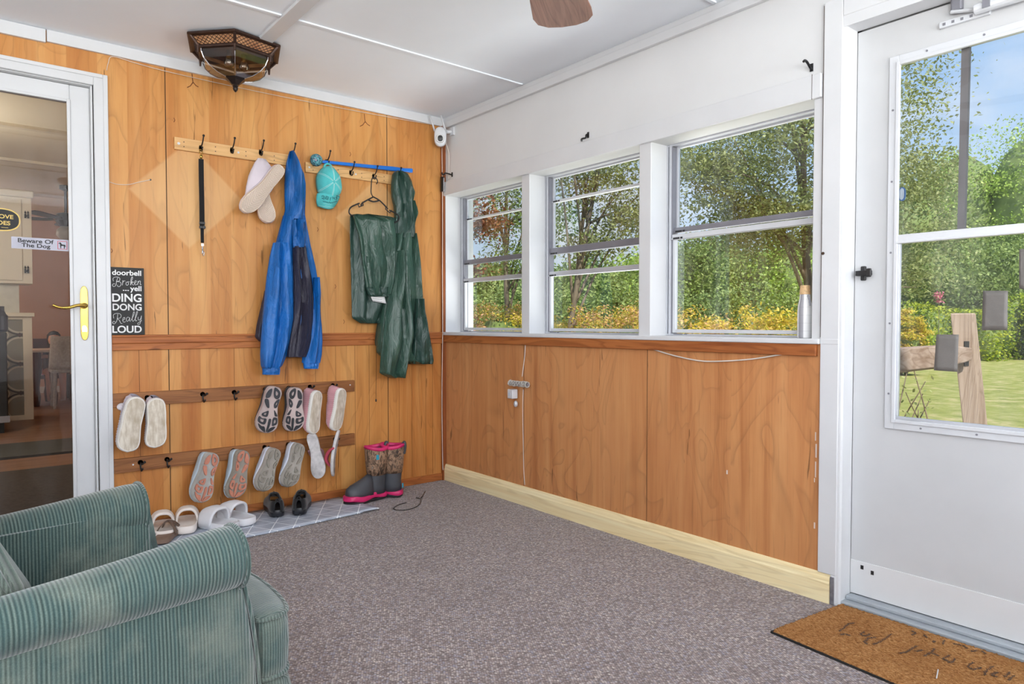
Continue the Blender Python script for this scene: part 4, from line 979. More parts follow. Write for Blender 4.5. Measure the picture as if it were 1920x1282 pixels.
m = MB(); q1, q2 = on_z(1759, 1255, .02), on_z(1756, 1271, .02); m.tube([q1, q2], .0016, 6); tag(m.build('white_stick', M['whitealu']), 'tiny white stick lying on the coir doormat', 'stick')
def mat_tile():
    m, t, b = newmat('diamond_print'); c = N(t, 'ShaderNodeTexCoord'); s = N(t, 'ShaderNodeSeparateXYZ')
    nz = noise(t, c.outputs['Object'], 9, 3); t.links.new(c.outputs['Object'], s.inputs[0])
    xx = math_(t, 'ADD', s.outputs[0], math_(t, 'MULTIPLY', nz, .010)); yy = s.outputs[1]
    P1 = .115
    def lines(k1, k2, per, w_):
        q = math_(t, 'ADD', math_(t, 'MULTIPLY', xx, k1), math_(t, 'MULTIPLY', yy, k2))
        fr = math_(t, 'FRACT', math_(t, 'ADD', math_(t, 'DIVIDE', q, per), 20.0))
        return math_(t, 'LESS_THAN', fr, w_)
    a = lines(.86, .5, .098, .05); b_ = lines(.86, -.5, .098, .05); c_ = lines(0, 1, .098, .045)
    f = math_(t, 'MAXIMUM', math_(t, 'MAXIMUM', a, b_), c_)
    base = ramp(t, [(.35, lin(156, 164, 180)), (.65, lin(182, 190, 204))], noise(t, c.outputs['Object'], 12, 4))
    setb(t, b, mixc(t, f, base, lin(238, 242, 246)), .5, 0, noise(t, c.outputs['Object'], 400, 2), .2, .001); return m
m = MB(); P = []
pa0, pa1 = np.array((-2.05, -.018)), np.array((-.735, -.018)); pb0, pb1 = np.array((-2.05, -.47)), np.array((-.675, -.395))
for i in range(9):
    t_ = i / 8; row = []
    for j in range(60):
        s_ = j / 59; p = (pa0 * (1 - s_) + pa1 * s_) * (1 - t_) + (pb0 * (1 - s_) + pb1 * s_) * t_
        row.append((p[0], p[1], .006 + .002 * math.sin(9 * p[0] + 3 * t_) + (.006 * t_ ** 3 if s_ > .93 else 0)))
    P.append(row)
m.grid(P); tag(m.build('shoe_mat', mat_tile(), None, True, solid=.005), 'grey vinyl shoe mat with white diamond lines along the wooden wall', 'mat')

# ------------------------------------------------------------------ outdoors
GZ = -.45
def lawn_mat():
    m, t, b = newmat('lawn_grass'); v = coords(t)
    a = noise(t, v, .5, 5); f = noise(t, v, 2.4, 8, .75); g = noise(t, v, 90, 3)
    c = ramp(t, [(.36, lin(138, 146, 74)), (.5, lin(176, 176, 104)), (.62, lin(214, 196, 146))], f)
    c = mixc(t, ramp(t, [(.4, (0, 0, 0)), (.7, (.6, .6, .6))], a), c, lin(164, 168, 92))
    setb(t, b, c, .95, 0, g, 1.0, .03, .1); return m
m = MB(); m.box(.2, 90, -60, 90, GZ - .1, GZ); struct(m.build('ground', lawn_mat()))
m = MB(); m.box(-14, .2, -60, YS - .2, GZ - .1, GZ - .001); m.box(-60, XW - .3, -60, 60, GZ - .1, GZ - .002); m.box(XW - .3, .2, 8.7, 60, GZ - .1, GZ - .001); struct(m.build('ground_rear', D.materials['lawn_grass']))
m = MB(); m.box(XW - .2, .165, YS - .15, 8.3, GZ - .1, -.051); struct(m.build('wall_foundation', plain('concrete', lin(150, 146, 140), .9)))
m = MB(); m.box(.166, .30, .10, 8.4, GZ, 2.6); struct(m.build('wall_exterior', plain('pale_siding', lin(200, 204, 204), .7)))

def leaf_mat(name, cols, trans=.35, rough=.5):
    m = D.materials.new(name); m.use_nodes = True; t = m.node_tree; t.nodes.clear()
    g = N(t, 'ShaderNodeNewGeometry'); v = coords(t)
    st = [(i / (len(cols) - 1), c) for i, c in enumerate(cols)]
    rnd_ = math_(t, 'ADD', math_(t, 'MULTIPLY', g.outputs['Random Per Island'], .62), math_(t, 'MULTIPLY', ramp(t, [(.32, (0, 0, 0)), (.68, (1, 1, 1))], noise(t, v, .9, 2)), .38))
    col = ramp(t, st, rnd_)
    d = N(t, 'ShaderNodeBsdfPrincipled'); t.links.new(col, d.inputs['Base Color']); d.inputs['Roughness'].default_value = rough; d.inputs['Specular IOR Level'].default_value = .25
    tr = N(t, 'ShaderNodeBsdfTranslucent'); t.links.new(col, tr.inputs[0])
    mx = N(t, 'ShaderNodeMixShader'); mx.inputs[0].default_value = trans; t.links.new(d.outputs[0], mx.inputs[1]); t.links.new(tr.outputs[0], mx.inputs[2])
    o = N(t, 'ShaderNodeOutputMaterial'); t.links.new(mx.outputs[0], o.inputs[0]); return m
def leaf_mesh(name, cen, size, mat, parent, aspect=.5, flat=.35):
    n = len(cen); cen = np.asarray(cen, np.float32)
    nrm = RNG.normal(size=(n, 3)); nrm[:, 2] = np.abs(nrm[:, 2]) + flat; nrm /= np.linalg.norm(nrm, axis=1)[:, None]
    t_ = np.cross(nrm, RNG.normal(size=(n, 3))); t_ /= np.linalg.norm(t_, axis=1)[:, None]; b_ = np.cross(nrm, t_)
    sz = (size * RNG.uniform(.55, 1.3, n))[:, None]
    v = np.empty((n, 4, 3), np.float32)
    v[:, 0] = cen - t_ * sz * .5; v[:, 2] = cen + t_ * sz * .5
    v[:, 1] = cen + b_ * sz * .5 * aspect + t_ * sz * .05; v[:, 3] = cen - b_ * sz * .5 * aspect + t_ * sz * .05
    me = D.meshes.new(name); me.vertices.add(4 * n); me.vertices.foreach_set('co', v.reshape(-1))
    me.loops.add(4 * n); me.loops.foreach_set('vertex_index', np.arange(4 * n, dtype=np.int32))
    me.polygons.add(n); me.polygons.foreach_set('loop_start', np.arange(0, 4 * n, 4, dtype=np.int32)); me.polygons.foreach_set('loop_total', np.full(n, 4, np.int32))
    me.update(calc_edges=True); me.materials.append(mat)
    o = D.objects.new(name, me); COL.objects.link(o)
    if parent is not None: adopt(o, parent)
    return o
def clumps(c, r, nc, per, sub, shell=.55, zmin=None):
    """leaf centres in nc loose sprays inside an ellipsoid"""
    d = RNG.normal(size=(nc, 3)); d /= np.linalg.norm(d, axis=1)[:, None]
    rad = RNG.uniform(shell, 1.0, nc)[:, None]; cc = np.array(c) + d * rad * np.array(r)
    if zmin is not None: cc = cc[cc[:, 2] > zmin]
    pts = cc[:, None, :] + RNG.normal(size=(len(cc), per, 3)) * np.array((sub, sub, sub * .45))
    return pts.reshape(-1, 3), cc
bark = plank('grey_bark', lin(140, 126, 106), lin(92, 80, 66), 2, .9, False, .5)
LG = leaf_mat('leaf_deep', [lin(84, 106, 56), lin(120, 142, 78), lin(152, 170, 98), lin(182, 194, 124)])
LB = leaf_mat('leaf_bright', [lin(112, 140, 58), lin(148, 176, 78), lin(180, 204, 100), lin(206, 220, 132)])
LO = leaf_mat('leaf_olive', [lin(104, 116, 66), lin(136, 146, 88), lin(164, 170, 112), lin(190, 192, 136)])
LR = leaf_mat('leaf_russet', [lin(112, 62, 44), lin(146, 92, 66), lin(170, 118, 84), lin(136, 130, 74)])
LH = leaf_mat('leaf_hedge', [lin(90, 122, 34), lin(138, 160, 44), lin(182, 190, 62), lin(208, 206, 86)])
LY_ = [leaf_mat('leaf_gold_%d' % i, c, .4) for i, c in enumerate([
    [lin(84, 100, 44), lin(146, 148, 60), lin(216, 192, 70), lin(228, 186, 136), lin(214, 140, 122)],
    [lin(78, 98, 42), lin(150, 156, 58), lin(226, 206, 66), lin(236, 206, 100), lin(228, 180, 144)],
    [lin(90, 110, 50), lin(164, 160, 74), lin(224, 180, 110), lin(220, 150, 126), lin(200, 112, 104)]])]
def branchy(root_, base, top, r0, limbs, r1=.35):
    m = MB(); b = np.array(base, float); t_ = np.array(top, float)
    mid = (b + t_) / 2 + np.array((RNG.normal(0, .12), RNG.normal(0, .12), 0)) * np.linalg.norm(t_ - b) * .4
    tp = smooth_path([b, mid, t_], 6); m.tube(tp, list(np.linspace(r0, r0 * r1, len(tp))), 9)
    for l in limbs:
        l = np.array(l, float); i = int(len(tp) * (.35 + .55 * RNG.random())); i = min(i, len(tp) - 1); a = np.array(tp[i])
        if l[2] < a[2] + .1: a = np.array(tp[max(2, i // 2)])
        q = smooth_path([a, a * .5 + l * .5 + np.array((0, 0, .12)) * np.linalg.norm(l - a), l], 4)
        m.tube(q, list(np.linspace(r0 * .42, r0 * .07, len(q))), 6)
        for s_ in range(3):
            k = q[len(q) // 2 + s_]; e_ = k + (l - a) * RNG.uniform(.15, .35) + RNG.normal(0, .18, 3) * np.linalg.norm(l - a) * .6
            m.tube([k, (k + e_) / 2 + RNG.normal(0, .03, 3), e_], [r0 * .14, r0 * .09, r0 * .04], 5)
    return m.build('trunk', bark, root_, True)
def tree(name, px, d, crown, mat, label, group, nc=60, per=60, sub=.28, leaf=.09, r0=.11, cz=(2, 5), tp=None, gz=GZ, extra=(), shell=.3, nl=9, zmin=None):
    x, y = yard(px, d); root_ = empty(name, (x, y, gz), label, 'tree', group)
    cpx, cz0, rx, rz = crown; cx_, cy_ = yard(cpx, d)
    pts, cc = clumps((cx_, cy_, cz0), (rx, rx, rz), nc, per, sub, shell, zmin)
    for (p2, z2, r2, rz2, n2) in extra:
        ex, ey = yard(p2, d); q, c2 = clumps((ex, ey, z2), (r2, r2, rz2), n2, per, sub, .1); pts = np.vstack([pts, q]); cc = np.vstack([cc, c2])
    leaf_mesh('foliage', pts, leaf, mat, root_)
    ls = cc[RNG.choice(len(cc), min(nl, len(cc)), replace=False)]
    branchy(root_, (x, y, gz), (cx_, cy_, cz0 + rz * .3), r0, ls)
    return root_
NG = 'trees close to the porch'
tree('oak_tree', 1545, 10.5, (1500, 3.9, 2.1, 2.3), LO, 'large spreading oak filling the upper panes of the widest window', NG, nc=250, per=150, sub=.24, leaf=.062, r0=.09,
     extra=((1330, 3.3, 1.0, .9, 45), (1420, 2.6, 1.0, .5, 45), (1700, 3.2, .5, 1.3, 16), (1735, 3.5, .35, .5, 6), (1700, 1.8, .5, .6, 18)), nl=16)
tree('oak_tree', 1040, 9.2, (1135, 3.3, 1.15, .9), LO, 'forked oak with open branches seen through the middle window', NG, nc=60, per=135, sub=.21, leaf=.055, r0=.05,
     extra=((1060, 3.2, .55, .35, 14), (1180, 2.4, .5, .3, 16), (1110, 2.05, .6, .15, 12)), nl=14)
tree('oak_tree', 968, 11.5, (950, 3.2, .85, .95), LG, 'slim green tree with a straight trunk seen through the leftmost window', NG, nc=44, per=120, sub=.22, leaf=.062, r0=.062,
     extra=((960, 2.2, .5, .3, 10), (1030, 2.8, .5, .4, 12)), nl=10)
tree('russet_tree', 870, 9.6, (872, 2.75, .42, .55), LR, 'russet leaved small tree at the left edge of the leftmost window', NG, nc=26, per=70, sub=.17, leaf=.07, r0=.05, extra=((915, 2.35, .25, .12, 7), (880, 1.7, .3, .15, 5)), nl=8)
BG_ = 'trees at the back of the yard'
def bigtree(px, d, top_y, halfw, mat, label, base_z=GZ, nc=120, per=120, leaf=.15, name='background_tree', lowz=.4):
    x, y = yard(px, d); zt__ = zat(top_y, d); root_ = empty(name, (x, y, base_z), label, 'tree', BG_)
    rz = (zt__ - lowz) / 2; cz0 = lowz + rz; rx = halfw * d / F_PX
    pts, cc = clumps((x, y, cz0), (rx, rx, rz), nc, per, .42 * rx / 2.2 + .12, .62)
    leaf_mesh('foliage', pts, leaf, mat, root_, .6, .2)
    m = MB(); m.sphere((x, y, cz0), rx * .72, rx * .72, rz * .80, 14, 9)
    m.v = [tuple(np.array(p) + RNG.normal(0, .05 * rx, 3)) for p in m.v]; m.build('inner_foliage', LG, root_, True)
    m = MB(); m.tube([(x, y, base_z), (x + .1, y, cz0 * .6)], [rx * .09, rx * .06], 8); m.build('trunk', bark, root_)
for a in [(1935, 34, 222, 108, LB, 'tall bright green tree rising at the right edge behind the storm door'), (1800, 36, 262, 100, LB, 'bright green tree between the door divider bar and the tallest tree'),
          (1700, 31, 330, 80, LO, 'grey green tree low in the left of the door panes'), (1860, 31, 440, 90, LG, 'dark leafy undergrowth tree beneath the bright green tree at the door'), (1740, 30, 452, 80, LG, 'dark leafy undergrowth tree left of the fence post'),
          (1480, 26, 452, 95, LB, 'mid green rounded tree low in the right of the widest window'), (1340, 27, 436, 95, LG, 'mid green rounded tree low in the left of the widest window'),
          (1210, 27, 470, 80, LB, 'yellowish green tree low in the right of the middle window'), (1100, 26, 484, 80, LG, 'dense green tree low in the centre of the middle window'),
          (1010, 28, 500, 70, LB, 'light green tree between the left and middle windows'), (920, 26, 492, 72, LG, 'dense dark green tree low in the leftmost window')]:
    bigtree(*a)
# clipped hedge at the back
hg = empty('clipped_hedge', (*yard(1800, 27), GZ), 'long yellow green clipped hedge behind the lawn', 'hedge')
hp_ = []; cores = MB()
for px in range(1560, 2120, 14):
    d = 27 + .8 * math.sin(px * .05); x, y = yard(px, d); ht = zat(572 + 8 * math.sin(px * .021 + 1) - (18 if px > 1880 else 0), d)
    q = np.array((x, y, (GZ + ht) / 2)) + RNG.uniform(-1, 1, (420, 3)) * np.array((.45, .45, (ht - GZ) / 2)); hp_.append(q)
    cores.sphere((x + .3, y + .2, (GZ + ht) / 2 - .1), .36, .36, (ht - GZ) * .46, 8, 6)
leaf_mesh('foliage', np.vstack(hp_), .13, LH, hg, .6, .5); cores.build('inner_foliage', LG, hg, True)
hg = empty('rough_hedge', (*yard(1150, 17), GZ), 'loose green hedge beyond the golden shrubs', 'hedge'); hp_ = []
for px in range(800, 1640, 16):
    d = 17; x, y = yard(px, d); ht = zat(540 + 14 * math.sin(px * .03), d)
    hp_.append(np.array((x, y, (GZ + ht) / 2)) + RNG.uniform(-1, 1, (480, 3)) * np.array((.4, .6, (ht - GZ) / 2)))
leaf_mesh('foliage', np.vstack(hp_), .085, LG, hg, .6, .4)
m = MB()
# golden shrubs close to the windows, one after the other along the wall
labs = ['golden shrub seen through the door pane beside the fence rail', 'golden shrub hidden behind the wall beside the storm door', 'bright yellow shrub behind the white bottle', 'bright yellow shrub in the middle of the widest window', 'yellow and pink shrub at the left of the widest window',
        'pink tipped shrub in the right of the middle window', 'pink and gold shrub in the left of the middle window', 'green and gold shrub between the left and middle windows', 'red tipped shrub in the leftmost window', 'russet and gold shrub at the far left of the leftmost window']
k = 0
for i, (px, wv_) in enumerate([(1694, .66), (1560, .6), (1485, .62), (1385, .66), (1290, .66), (1195, .68), (1110, .68), (1020, .72), (940, .74), (868, .78)]):
    if i == 1: continue
    r = ray(px, 606); d_ = (3.9 - CAM[0]) / r[0] if i else 19.0; x, y = (CAM + r * d_)[:2]
    topz = 1.0 + (606 - (557 + 5 * math.sin(i * 2.1) + (20 if i == 0 else 0))) * d_ / F_PX
    rt = empty('golden_shrub', (x, y, GZ), labs[i], 'shrub', 'golden shrubs outside the windows')
    pts, cc = clumps((x, y, (topz + GZ) / 2 - .05), (wv_, wv_, (topz - GZ) / 2 - .02), 170, 75, .075, .66)
    leaf_mesh('foliage', pts, .044 if i else .085, LY_[(1, 1, 1, 1, 1, 0, 0, 1, 0, 2)[i]], rt, .45, .4)
    m = MB(); m.sphere((x, y, (topz + GZ) / 2 - .1), wv_ * .62, wv_ * .62, (topz - GZ) / 2 * .72, 12, 8); m.v = [tuple(np.array(p) + RNG.normal(0, .03, 3)) for p in m.v]; m.build('inner_foliage', LG, rt, True)
    m = MB()
    for q in range(7):
        c_ = cc[q * 9]; m.tube([(x + RNG.normal(0, .05), y + RNG.normal(0, .05), GZ), ((x + c_[0]) / 2, (y + c_[1]) / 2, .1), c_], [.02, .014, .006], 5)
    m.build('stem', bark, rt)
# pink blossoms far away
x, y = yard(1760, 26); rt = empty('pink_flower_bush', (x, y, GZ), 'small bush with pink blossoms above the far clipped hedge', 'bush')
pts, _ = clumps((x, y, zat(556, 26)), (.10, .10, .26), 9, 22, .07, .1); leaf_mesh('blossom', pts, .09, leaf_mat('pink_petals', [lin(220, 110, 140), lin(240, 150, 176)]), rt, .8)
m = MB(); m.tube([(x, y, GZ), (x, y, zat(560, 26))], .010, 6); m.build('stem', bark, rt)
# split rail fence
fw = plank('weathered_fence_wood', lin(170, 150, 134), lin(128, 104, 86), 2, .85, False, 1.2)
fwx = plank('weathered_rail_wood', lin(168, 148, 134), lin(120, 92, 72), 0, .85, False, .8)
dP = 3.05
def pt(px, py, d): 
    r = ray(px, py); return CAM + r * (d / 1.0)
root = empty('fence_post', (*yard(1828, dP), GZ), 'weathered grey leaning fence post with a slot for the rail', 'fence post')
tL, tR, bL, bR = pt(1782, 587, dP), pt(1829, 584, dP), pt(1806, 800, dP), pt(1852, 800, dP)
dn = ray(1806, 606); dn = np.array((dn[0], dn[1], 0)); dn = dn / np.linalg.norm(dn) * .09
ext = lambda a, b, z: a + (b - a) * ((z - a[2]) / (b[2] - a[2]))
m = MB(); rs = []
for z in (GZ, 0.3, .7, .95, tL[2]):
    a, b = ext(tL, bL, z), ext(tR, bR, z); rs.append([a, a * .3 + b * .7 - dn * .06, b, b + dn, a + dn])
m.rings(rs); m.build('post', fw, root, bevel=.006)
sl = MB(); a = pt(1812, 650, dP - .004); sl.obox(a + np.array((0, 0, -.03)), _R, (0, 0, 1), _Fh, .010, .055, .004); sl.build('slot', plain('dark_slot', (.02, .018, .016), .9), root)
root = empty('fence_rail', (*yard(1700, dP), .7), 'weathered grey split rail running left from the leaning post', 'fence rail')
m = MB(); q0 = pt(1808, 664, dP - .0); q1 = pt(1670, 676, dP - .05); e_ = (q1 - q0); q2 = q0 + e_ * 1.5
nn = np.cross(e_, (0, 0, 1)); nn /= np.linalg.norm(nn); rs = []
for s_, hh in ((0, .030), (.12, .040), (.3, .050), (1.0, .056), (1.5, .056)):
    c_ = q0 + e_ * s_
    rs.append([c_ + nn * .045 * f + np.array((0, 0, g * hh)) for f, g in ((1, -1), (1, .5), (.2, 1), (-1, .95), (-1, -.8), (0, -1.05))])
m.rings(rs); m.build('rail', fwx, root, bevel=.004)
root = empty('fence_post', (q2[0], q2[1], GZ), 'second fence post hidden behind the wall beside the storm door', 'fence post')
m = MB(); m.rings([[(q2[0] + a, q2[1] + b, z) for a, b in ((-.06, -.05), (.06, -.05), (.06, .05), (-.06, .05))] for z in (GZ, 1.05)]); m.build('post', fw, root, bevel=.006)
# bare twiggy plant under the rail
x, y = yard(1690, 3.6); rt = empty('twiggy_plant', (x, y, GZ), 'sparse twiggy plant growing under the split rail', 'plant')
m = MB(); lv_ = []
for px, py in ((1700, 700), (1712, 688), (1735, 715), (1742, 752), (1722, 768), (1698, 735), (1730, 738)):
    a = np.array((x, y, GZ)); b = pt(px, py, 3.6); mid = (a + b) / 2 + np.array((RNG.normal(0, .08), RNG.normal(0, .08), .1)); q = smooth_path([a, mid, b], 5)
    m.tube(q, list(np.linspace(.007, .0025, len(q))), 5)
    for k in q[-7:]: lv_.append(k + RNG.normal(0, .022, 3)); lv_.append(k + RNG.normal(0, .03, 3))
m.build('stem', bark, rt); leaf_mesh('foliage', np.array(lv_), .034, LO, rt, .5)

# ------------------------------------------------------------------ tape patches and gadget on the storm door glass
tape = plain('grey_duct_tape', lin(112, 108, 104), .5, .1, .08, 18, .5, .001)
for quad, lab in ((((1756, 627), (1798, 627), (1795, 697), (1751, 694)), 'dark grey tape square low on the door glass before the fence rail'), (((1843, 545), (1890, 545), (1889, 619), (1841, 619)), 'dark grey tape square on the door glass right of the fence post'),
                  (((1911, 467), (1935, 466), (1935, 545), (1911, 541)), 'dark grey tape square cut off by the right edge of the picture')):
    X = XD + .0035; cs = [on_x(a, b, X) for a, b in quad]; m = MB(); P = []
    for i in range(9):
        t_ = i / 8; P.append([tuple((cs[0] * (1 - s_) + cs[1] * s_) * (1 - t_) + (cs[3] * (1 - s_) + cs[2] * s_) * t_ + np.array((-.0006 + RNG.normal(0, .0004), 0, 0))) for s_ in np.linspace(0, 1, 7)])
    m.grid(P); tag(m.build('tape_patch', tape, None, True, solid=.0004), lab, 'tape patch', 'tape patches on the door glass')
gp = on_x(1692, 364, XD + .009); root = empty('blue_sensor', gp, 'small oval blue and grey sensor stuck on the upper door glass', 'sensor')
stad = lambda w_, h_, n=20: [(w_ * math.cos(2 * PI * k / n), h_ * np.sign(math.sin(2 * PI * k / n)) * abs(math.sin(2 * PI * k / n)) ** .6) for k in range(n)]
m = MB(); m.prism(stad(.0105, .0235), lambda a, b: (XD + .011, gp[1] + a, gp[2] + b), lambda a, b: (XD + .004, gp[1] + a, gp[2] + b)); m.build('rim', plain('blue_plastic', lin(50, 84, 130), .4), root)
m = MB(); m.prism(stad(.0075, .0195), lambda a, b: (XD + .004, gp[1] + a, gp[2] + b), lambda a, b: (XD + .0025, gp[1] + a, gp[2] + b)); m.build('face', plain('grey_face', lin(150, 160, 172), .4), root)

# ------------------------------------------------------------------ shoes
def half_w(t, wide=1.0, heel=.74):
    k = [(0, 0), (.012, .22), (.05, heel * .42), (.13, heel * .5), (.28, heel * .49), (.42, heel * .46), (.56, .40), (.68, .47), (.78, .5), (.88, .46), (.95, .34), (.988, .18), (1, 0)]
    for (a, b), (c, d) in zip(k, k[1:]):
        if a <= t <= c: return (b + (d - b) * (t - a) / (c - a)) * wide
    return 0
def centre(t, bend): return bend * math.sin(PI * min(1, max(0, (t - .15) / .85))) * 1.0
def outline(L, W, side, slim=1.0, heel=.74, n=30, k=1.0, wf=None):
    """closed outline in local sole plane (x across, y along); side=+1/-1 mirrors the foot"""
    ts = [0.5 - .5 * math.cos(PI * i / n) for i in range(n + 1)]
    wf = wf or (lambda t: half_w(t, 1, heel)); bend = side * .055 * W
    rt = [(centre(t, bend) + wf(t) * W * k, (.5 + (t - .5) * (1 - (1 - k) * W / L)) * L) for t in ts]; lf = [(centre(t, bend) - wf(t) * W * k, (.5 + (t - .5) * (1 - (1 - k) * W / L)) * L) for t in ts]
    return rt + lf[-2:0:-1]
def pose(heel, down, normal):
    """local: y = heel->toe (down), z = away from the sole (into the shoe) = -normal"""
    y = Vector(down).normalized(); z = -Vector(normal); z = (z - y * z.dot(y)).normalized(); x = y.cross(z)
    return Matrix(((x.x, y.x, z.x, heel[0]), (x.y, y.y, z.y, heel[1]), (x.z, y.z, z.z, heel[2]), (0, 0, 0, 1)))
def shell(L, W, side, prof, mat_, open_to=.42, thick=.004, wf=None, n=22, k=.96, base=.012, flare=1.0):
    """upper: arched sections; rear part stays open on top"""
    m = MB(); P = []; bend = side * .055 * W; wf = wf or (lambda t: half_w(t))
    ts = [.008 + .984 * (0.5 - .5 * math.cos(PI * i / n)) for i in range(n + 1)]
    for t in ts:
        hgt = np.interp(t, [p[0] for p in prof], [p[1] for p in prof]); op = np.interp(t, [0, open_to * .25, open_to * .8, open_to, open_to + .06, 1], [.0, .60, .68, .45, .0, .0])
        hw = wf(t) * W * k; row = []
        M_ = 12
        for j in range(M_ + 1):
            sgn = -1 if j < M_ / 2 else 1; q = abs(j - M_ / 2) / (M_ / 2)      # 1 at edge, 0 on top
            ang = (PI / 2) * (1 - q * 1.0) * (1 - op * .62)
            x = hw * math.cos(ang) ** .62 * sgn if ang < PI / 2 - 1e-4 else 0
            if op > .02 and j == M_ // 2: x = 0; 
            z = base + hgt * math.sin(ang) ** .85
            row.append((centre(t, bend) + x, t * L, z))
        P.append(row)
    # split left and right so that the opening stays open
    mid = 6
    for rng_ in (range(0, mid), range(mid + 1, 13)):
        rr = list(rng_); 
        for i in range(len(P) - 1):
            for a, b in zip(rr, rr[1:]):
                vs = [P[i][a], P[i][b], P[i + 1][b], P[i + 1][a]]; m.add(vs, [(0, 1, 2, 3)])
    for i in range(len(P) - 1):
        if ts[i] >= open_to - .03 or ts[i + 1] < .035:
            for a, b in ((5, 6), (6, 7)): m.add([P[i][a], P[i][b], P[i + 1][b], P[i + 1][a]], [(0, 1, 2, 3)])
    import bmesh
    return m
def weld(o, d=.0004):
    import bmesh
    bm = bmesh.new(); bm.from_mesh(o.data); bmesh.ops.remove_doubles(bm, verts=bm.verts, dist=d); bmesh.ops.recalc_face_normals(bm, faces=bm.faces); bm.to_mesh(o.data); bm.free()
def slab(ol, levels, f=lambda x, y: 0):
    """levels: (inset scale, z)"""
    c = np.mean(np.array(ol), 0); m = MB()
    m.rings([[(c[0] + (x - c[0]) * k, c[1] + (y - c[1]) * k, z + f(x, y)) for x, y in ol] for k, z in levels]); return m
PODS = [  # (across -1..1, along 0..1) tread pods of a running shoe: outline lists, hole flag
    ([(-.10, .02), (-.55, .05), (-.85, .12), (-.9, .22), (-.62, .27), (-.25, .24), (-.02, .16), (.05, .06)], .42),
    ([(.35, .06), (.70, .09), (.92, .18), (.86, .27), (.45, .26), (.28, .20)], 0),
    ([(-.95, .25), (-.60, .30), (-.45, .38), (-.62, .46), (-.9, .44), (-1.0, .35)], .35),
    ([(.50, .29), (.90, .29), (.86, .36), (.40, .46), (.08, .47), (.28, .36)], 0),
    ([(-.60, .50), (-.72, .62), (-1.0, .62), (-.82, .54)], 0),
    ([(.05, .53), (.10, .66), (.62, .65), (.74, .60), (.42, .56)], .40),
    ([(-.92, .65), (-.55, .66), (-.48, .80), (-.58, .84), (-.92, .79), (-.98, .70)], .42),
    ([(-.34, .70), (-.12, .70), (-.06, .84), (.0, .97), (-.18, .97), (-.28, .86)], 0),
    ([(.12, .70), (.55, .70), (.92, .66), (.94, .76), (.60, .82), (.20, .82)], .45),
    ([(-.86, .84), (-.40, .88), (-.24, .97), (-.5, .98), (-.8, .92)], 0),
    ([(.12, .97), (.22, .87), (.55, .86), (.88, .81), (.78, .91), (.4, .98)], 0)]
def sneaker(name, heel, down, normal, L, W, side, label, group, c_sole, c_pod, c_up, c_line, loop=True, tread=True, prof=None, mark=None, c_side=None):
    Mx = pose(heel, down, normal); root = empty(name, heel, label, 'shoe', group)
    f = lambda x, y: .010 * max(0, (y / L - .72) / .28) ** 2 + .006 * max(0, (.12 - y / L) / .12) ** 2
    ol = outline(L, W, side); m = slab(ol, [(.90, .0035), (.97, .0), (1.0, .006), (1.01, .018), (.985, .030)], f); m.xf(Mx); so = m.build('sole', c_sole, root, True, auto=50)
    if tread:
        m = MB(); hl = MB(); bend = side * .055 * W
        def mp(u, v): 
            u *= side; return (centre(v, bend) + u * half_w(v) * W * .93, v * L)
        for poly, hole in PODS:
            ctr = np.mean([mp(*p) for p in poly], 0); pp = [tuple(q[:2]) for q in smooth_path([(*mp(*p), 0) for p in poly], 3, True)]
            pp = [(ctr[0] + (x - ctr[0]) * .96, ctr[1] + (y - ctr[1]) * .96) for x, y in pp]
            if not hole:
                m.prism(pp, lambda x, y: (x, y, f(x, y) + .003), lambda x, y: (x, y, f(x, y) - .0030))
            else:
                inn = [(ctr[0] + (x - ctr[0]) * hole, ctr[1] + (y - ctr[1]) * hole) for x, y in pp]; n_ = len(pp)
                vs = [(x, y, f(x, y) + .003) for x, y in pp] + [(x, y, f(x, y) - .0030) for x, y in pp] + [(x, y, f(x, y) - .0030) for x, y in inn] + [(x, y, f(x, y) + .003) for x, y in inn]
                m.add(vs, [(a * n_ + i, a * n_ + (i + 1) % n_, (a + 1) * n_ + (i + 1) % n_, (a + 1) * n_ + i) for a in range(3) for i in range(n_)])
        m.xf(Mx); m.build('tread', c_pod, so, bevel=.0008)
    prof = prof or [(0, .052), (.06, .062), (.18, .060), (.34, .062), (.45, .066), (.6, .050), (.8, .030), (1, .014)]
    m = shell(L, W, side, prof, None, .40, base=.026); m.xf(Mx); u = m.build('upper', c_up, root, True, solid=.004); weld(u)
    m = MB(); ll = [(centre(t, side * .055 * W) + s_ * half_w(t) * W * .78, t * L, .034) for s_, rng_ in ((1, (.05, .12, .22, .32, .42)), (-1, (.42, .32, .22, .12, .05))) for t in rng_]
    m.add(ll, [tuple(range(len(ll)))]); m.xf(Mx); m.build('insole', c_line, u, solid=.002)
    m = MB()
    for t in (.44, .50, .56, .62):
        w_ = half_w(t) * W * .42; h_ = .028 + np.interp(t, [p[0] for p in prof], [p[1] for p in prof]); m.tube([(centre(t, side * .055 * W) - w_, t * L, h_ - .010), (centre(t, side * .055 * W), t * L, h_ + .001), (centre(t, side * .055 * W) + w_, t * L, h_ - .010)], .0022, 6)
    m.xf(Mx); m.build('laces', c_line, root)
    if loop:
        m = MB(); m.tube(smooth_path([(-.008, .004, .074), (-.009, -.004, .090), (0, -.008, .098), (.009, -.004, .090), (.008, .004, .074)], 4), .0028, 6); m.xf(Mx); m.build('pull_tab', c_up, root, True)
    return root
def wallpt(px, py, Y): return on_y(px, py, Y)
def hang(px0, py0, px1, py1, Y0, Y1):
    a = wallpt(px0, py0, Y0); b = wallpt(px1, py1, Y1); return a, b - a, float(np.linalg.norm(b - a))
black_rub = plain('black_tread_rubber', lin(44, 46, 52), .6, 0, .1, 40); greyfoam = plain('pinkish_grey_foam', lin(190, 172, 168), .7, 0, .05, 20)
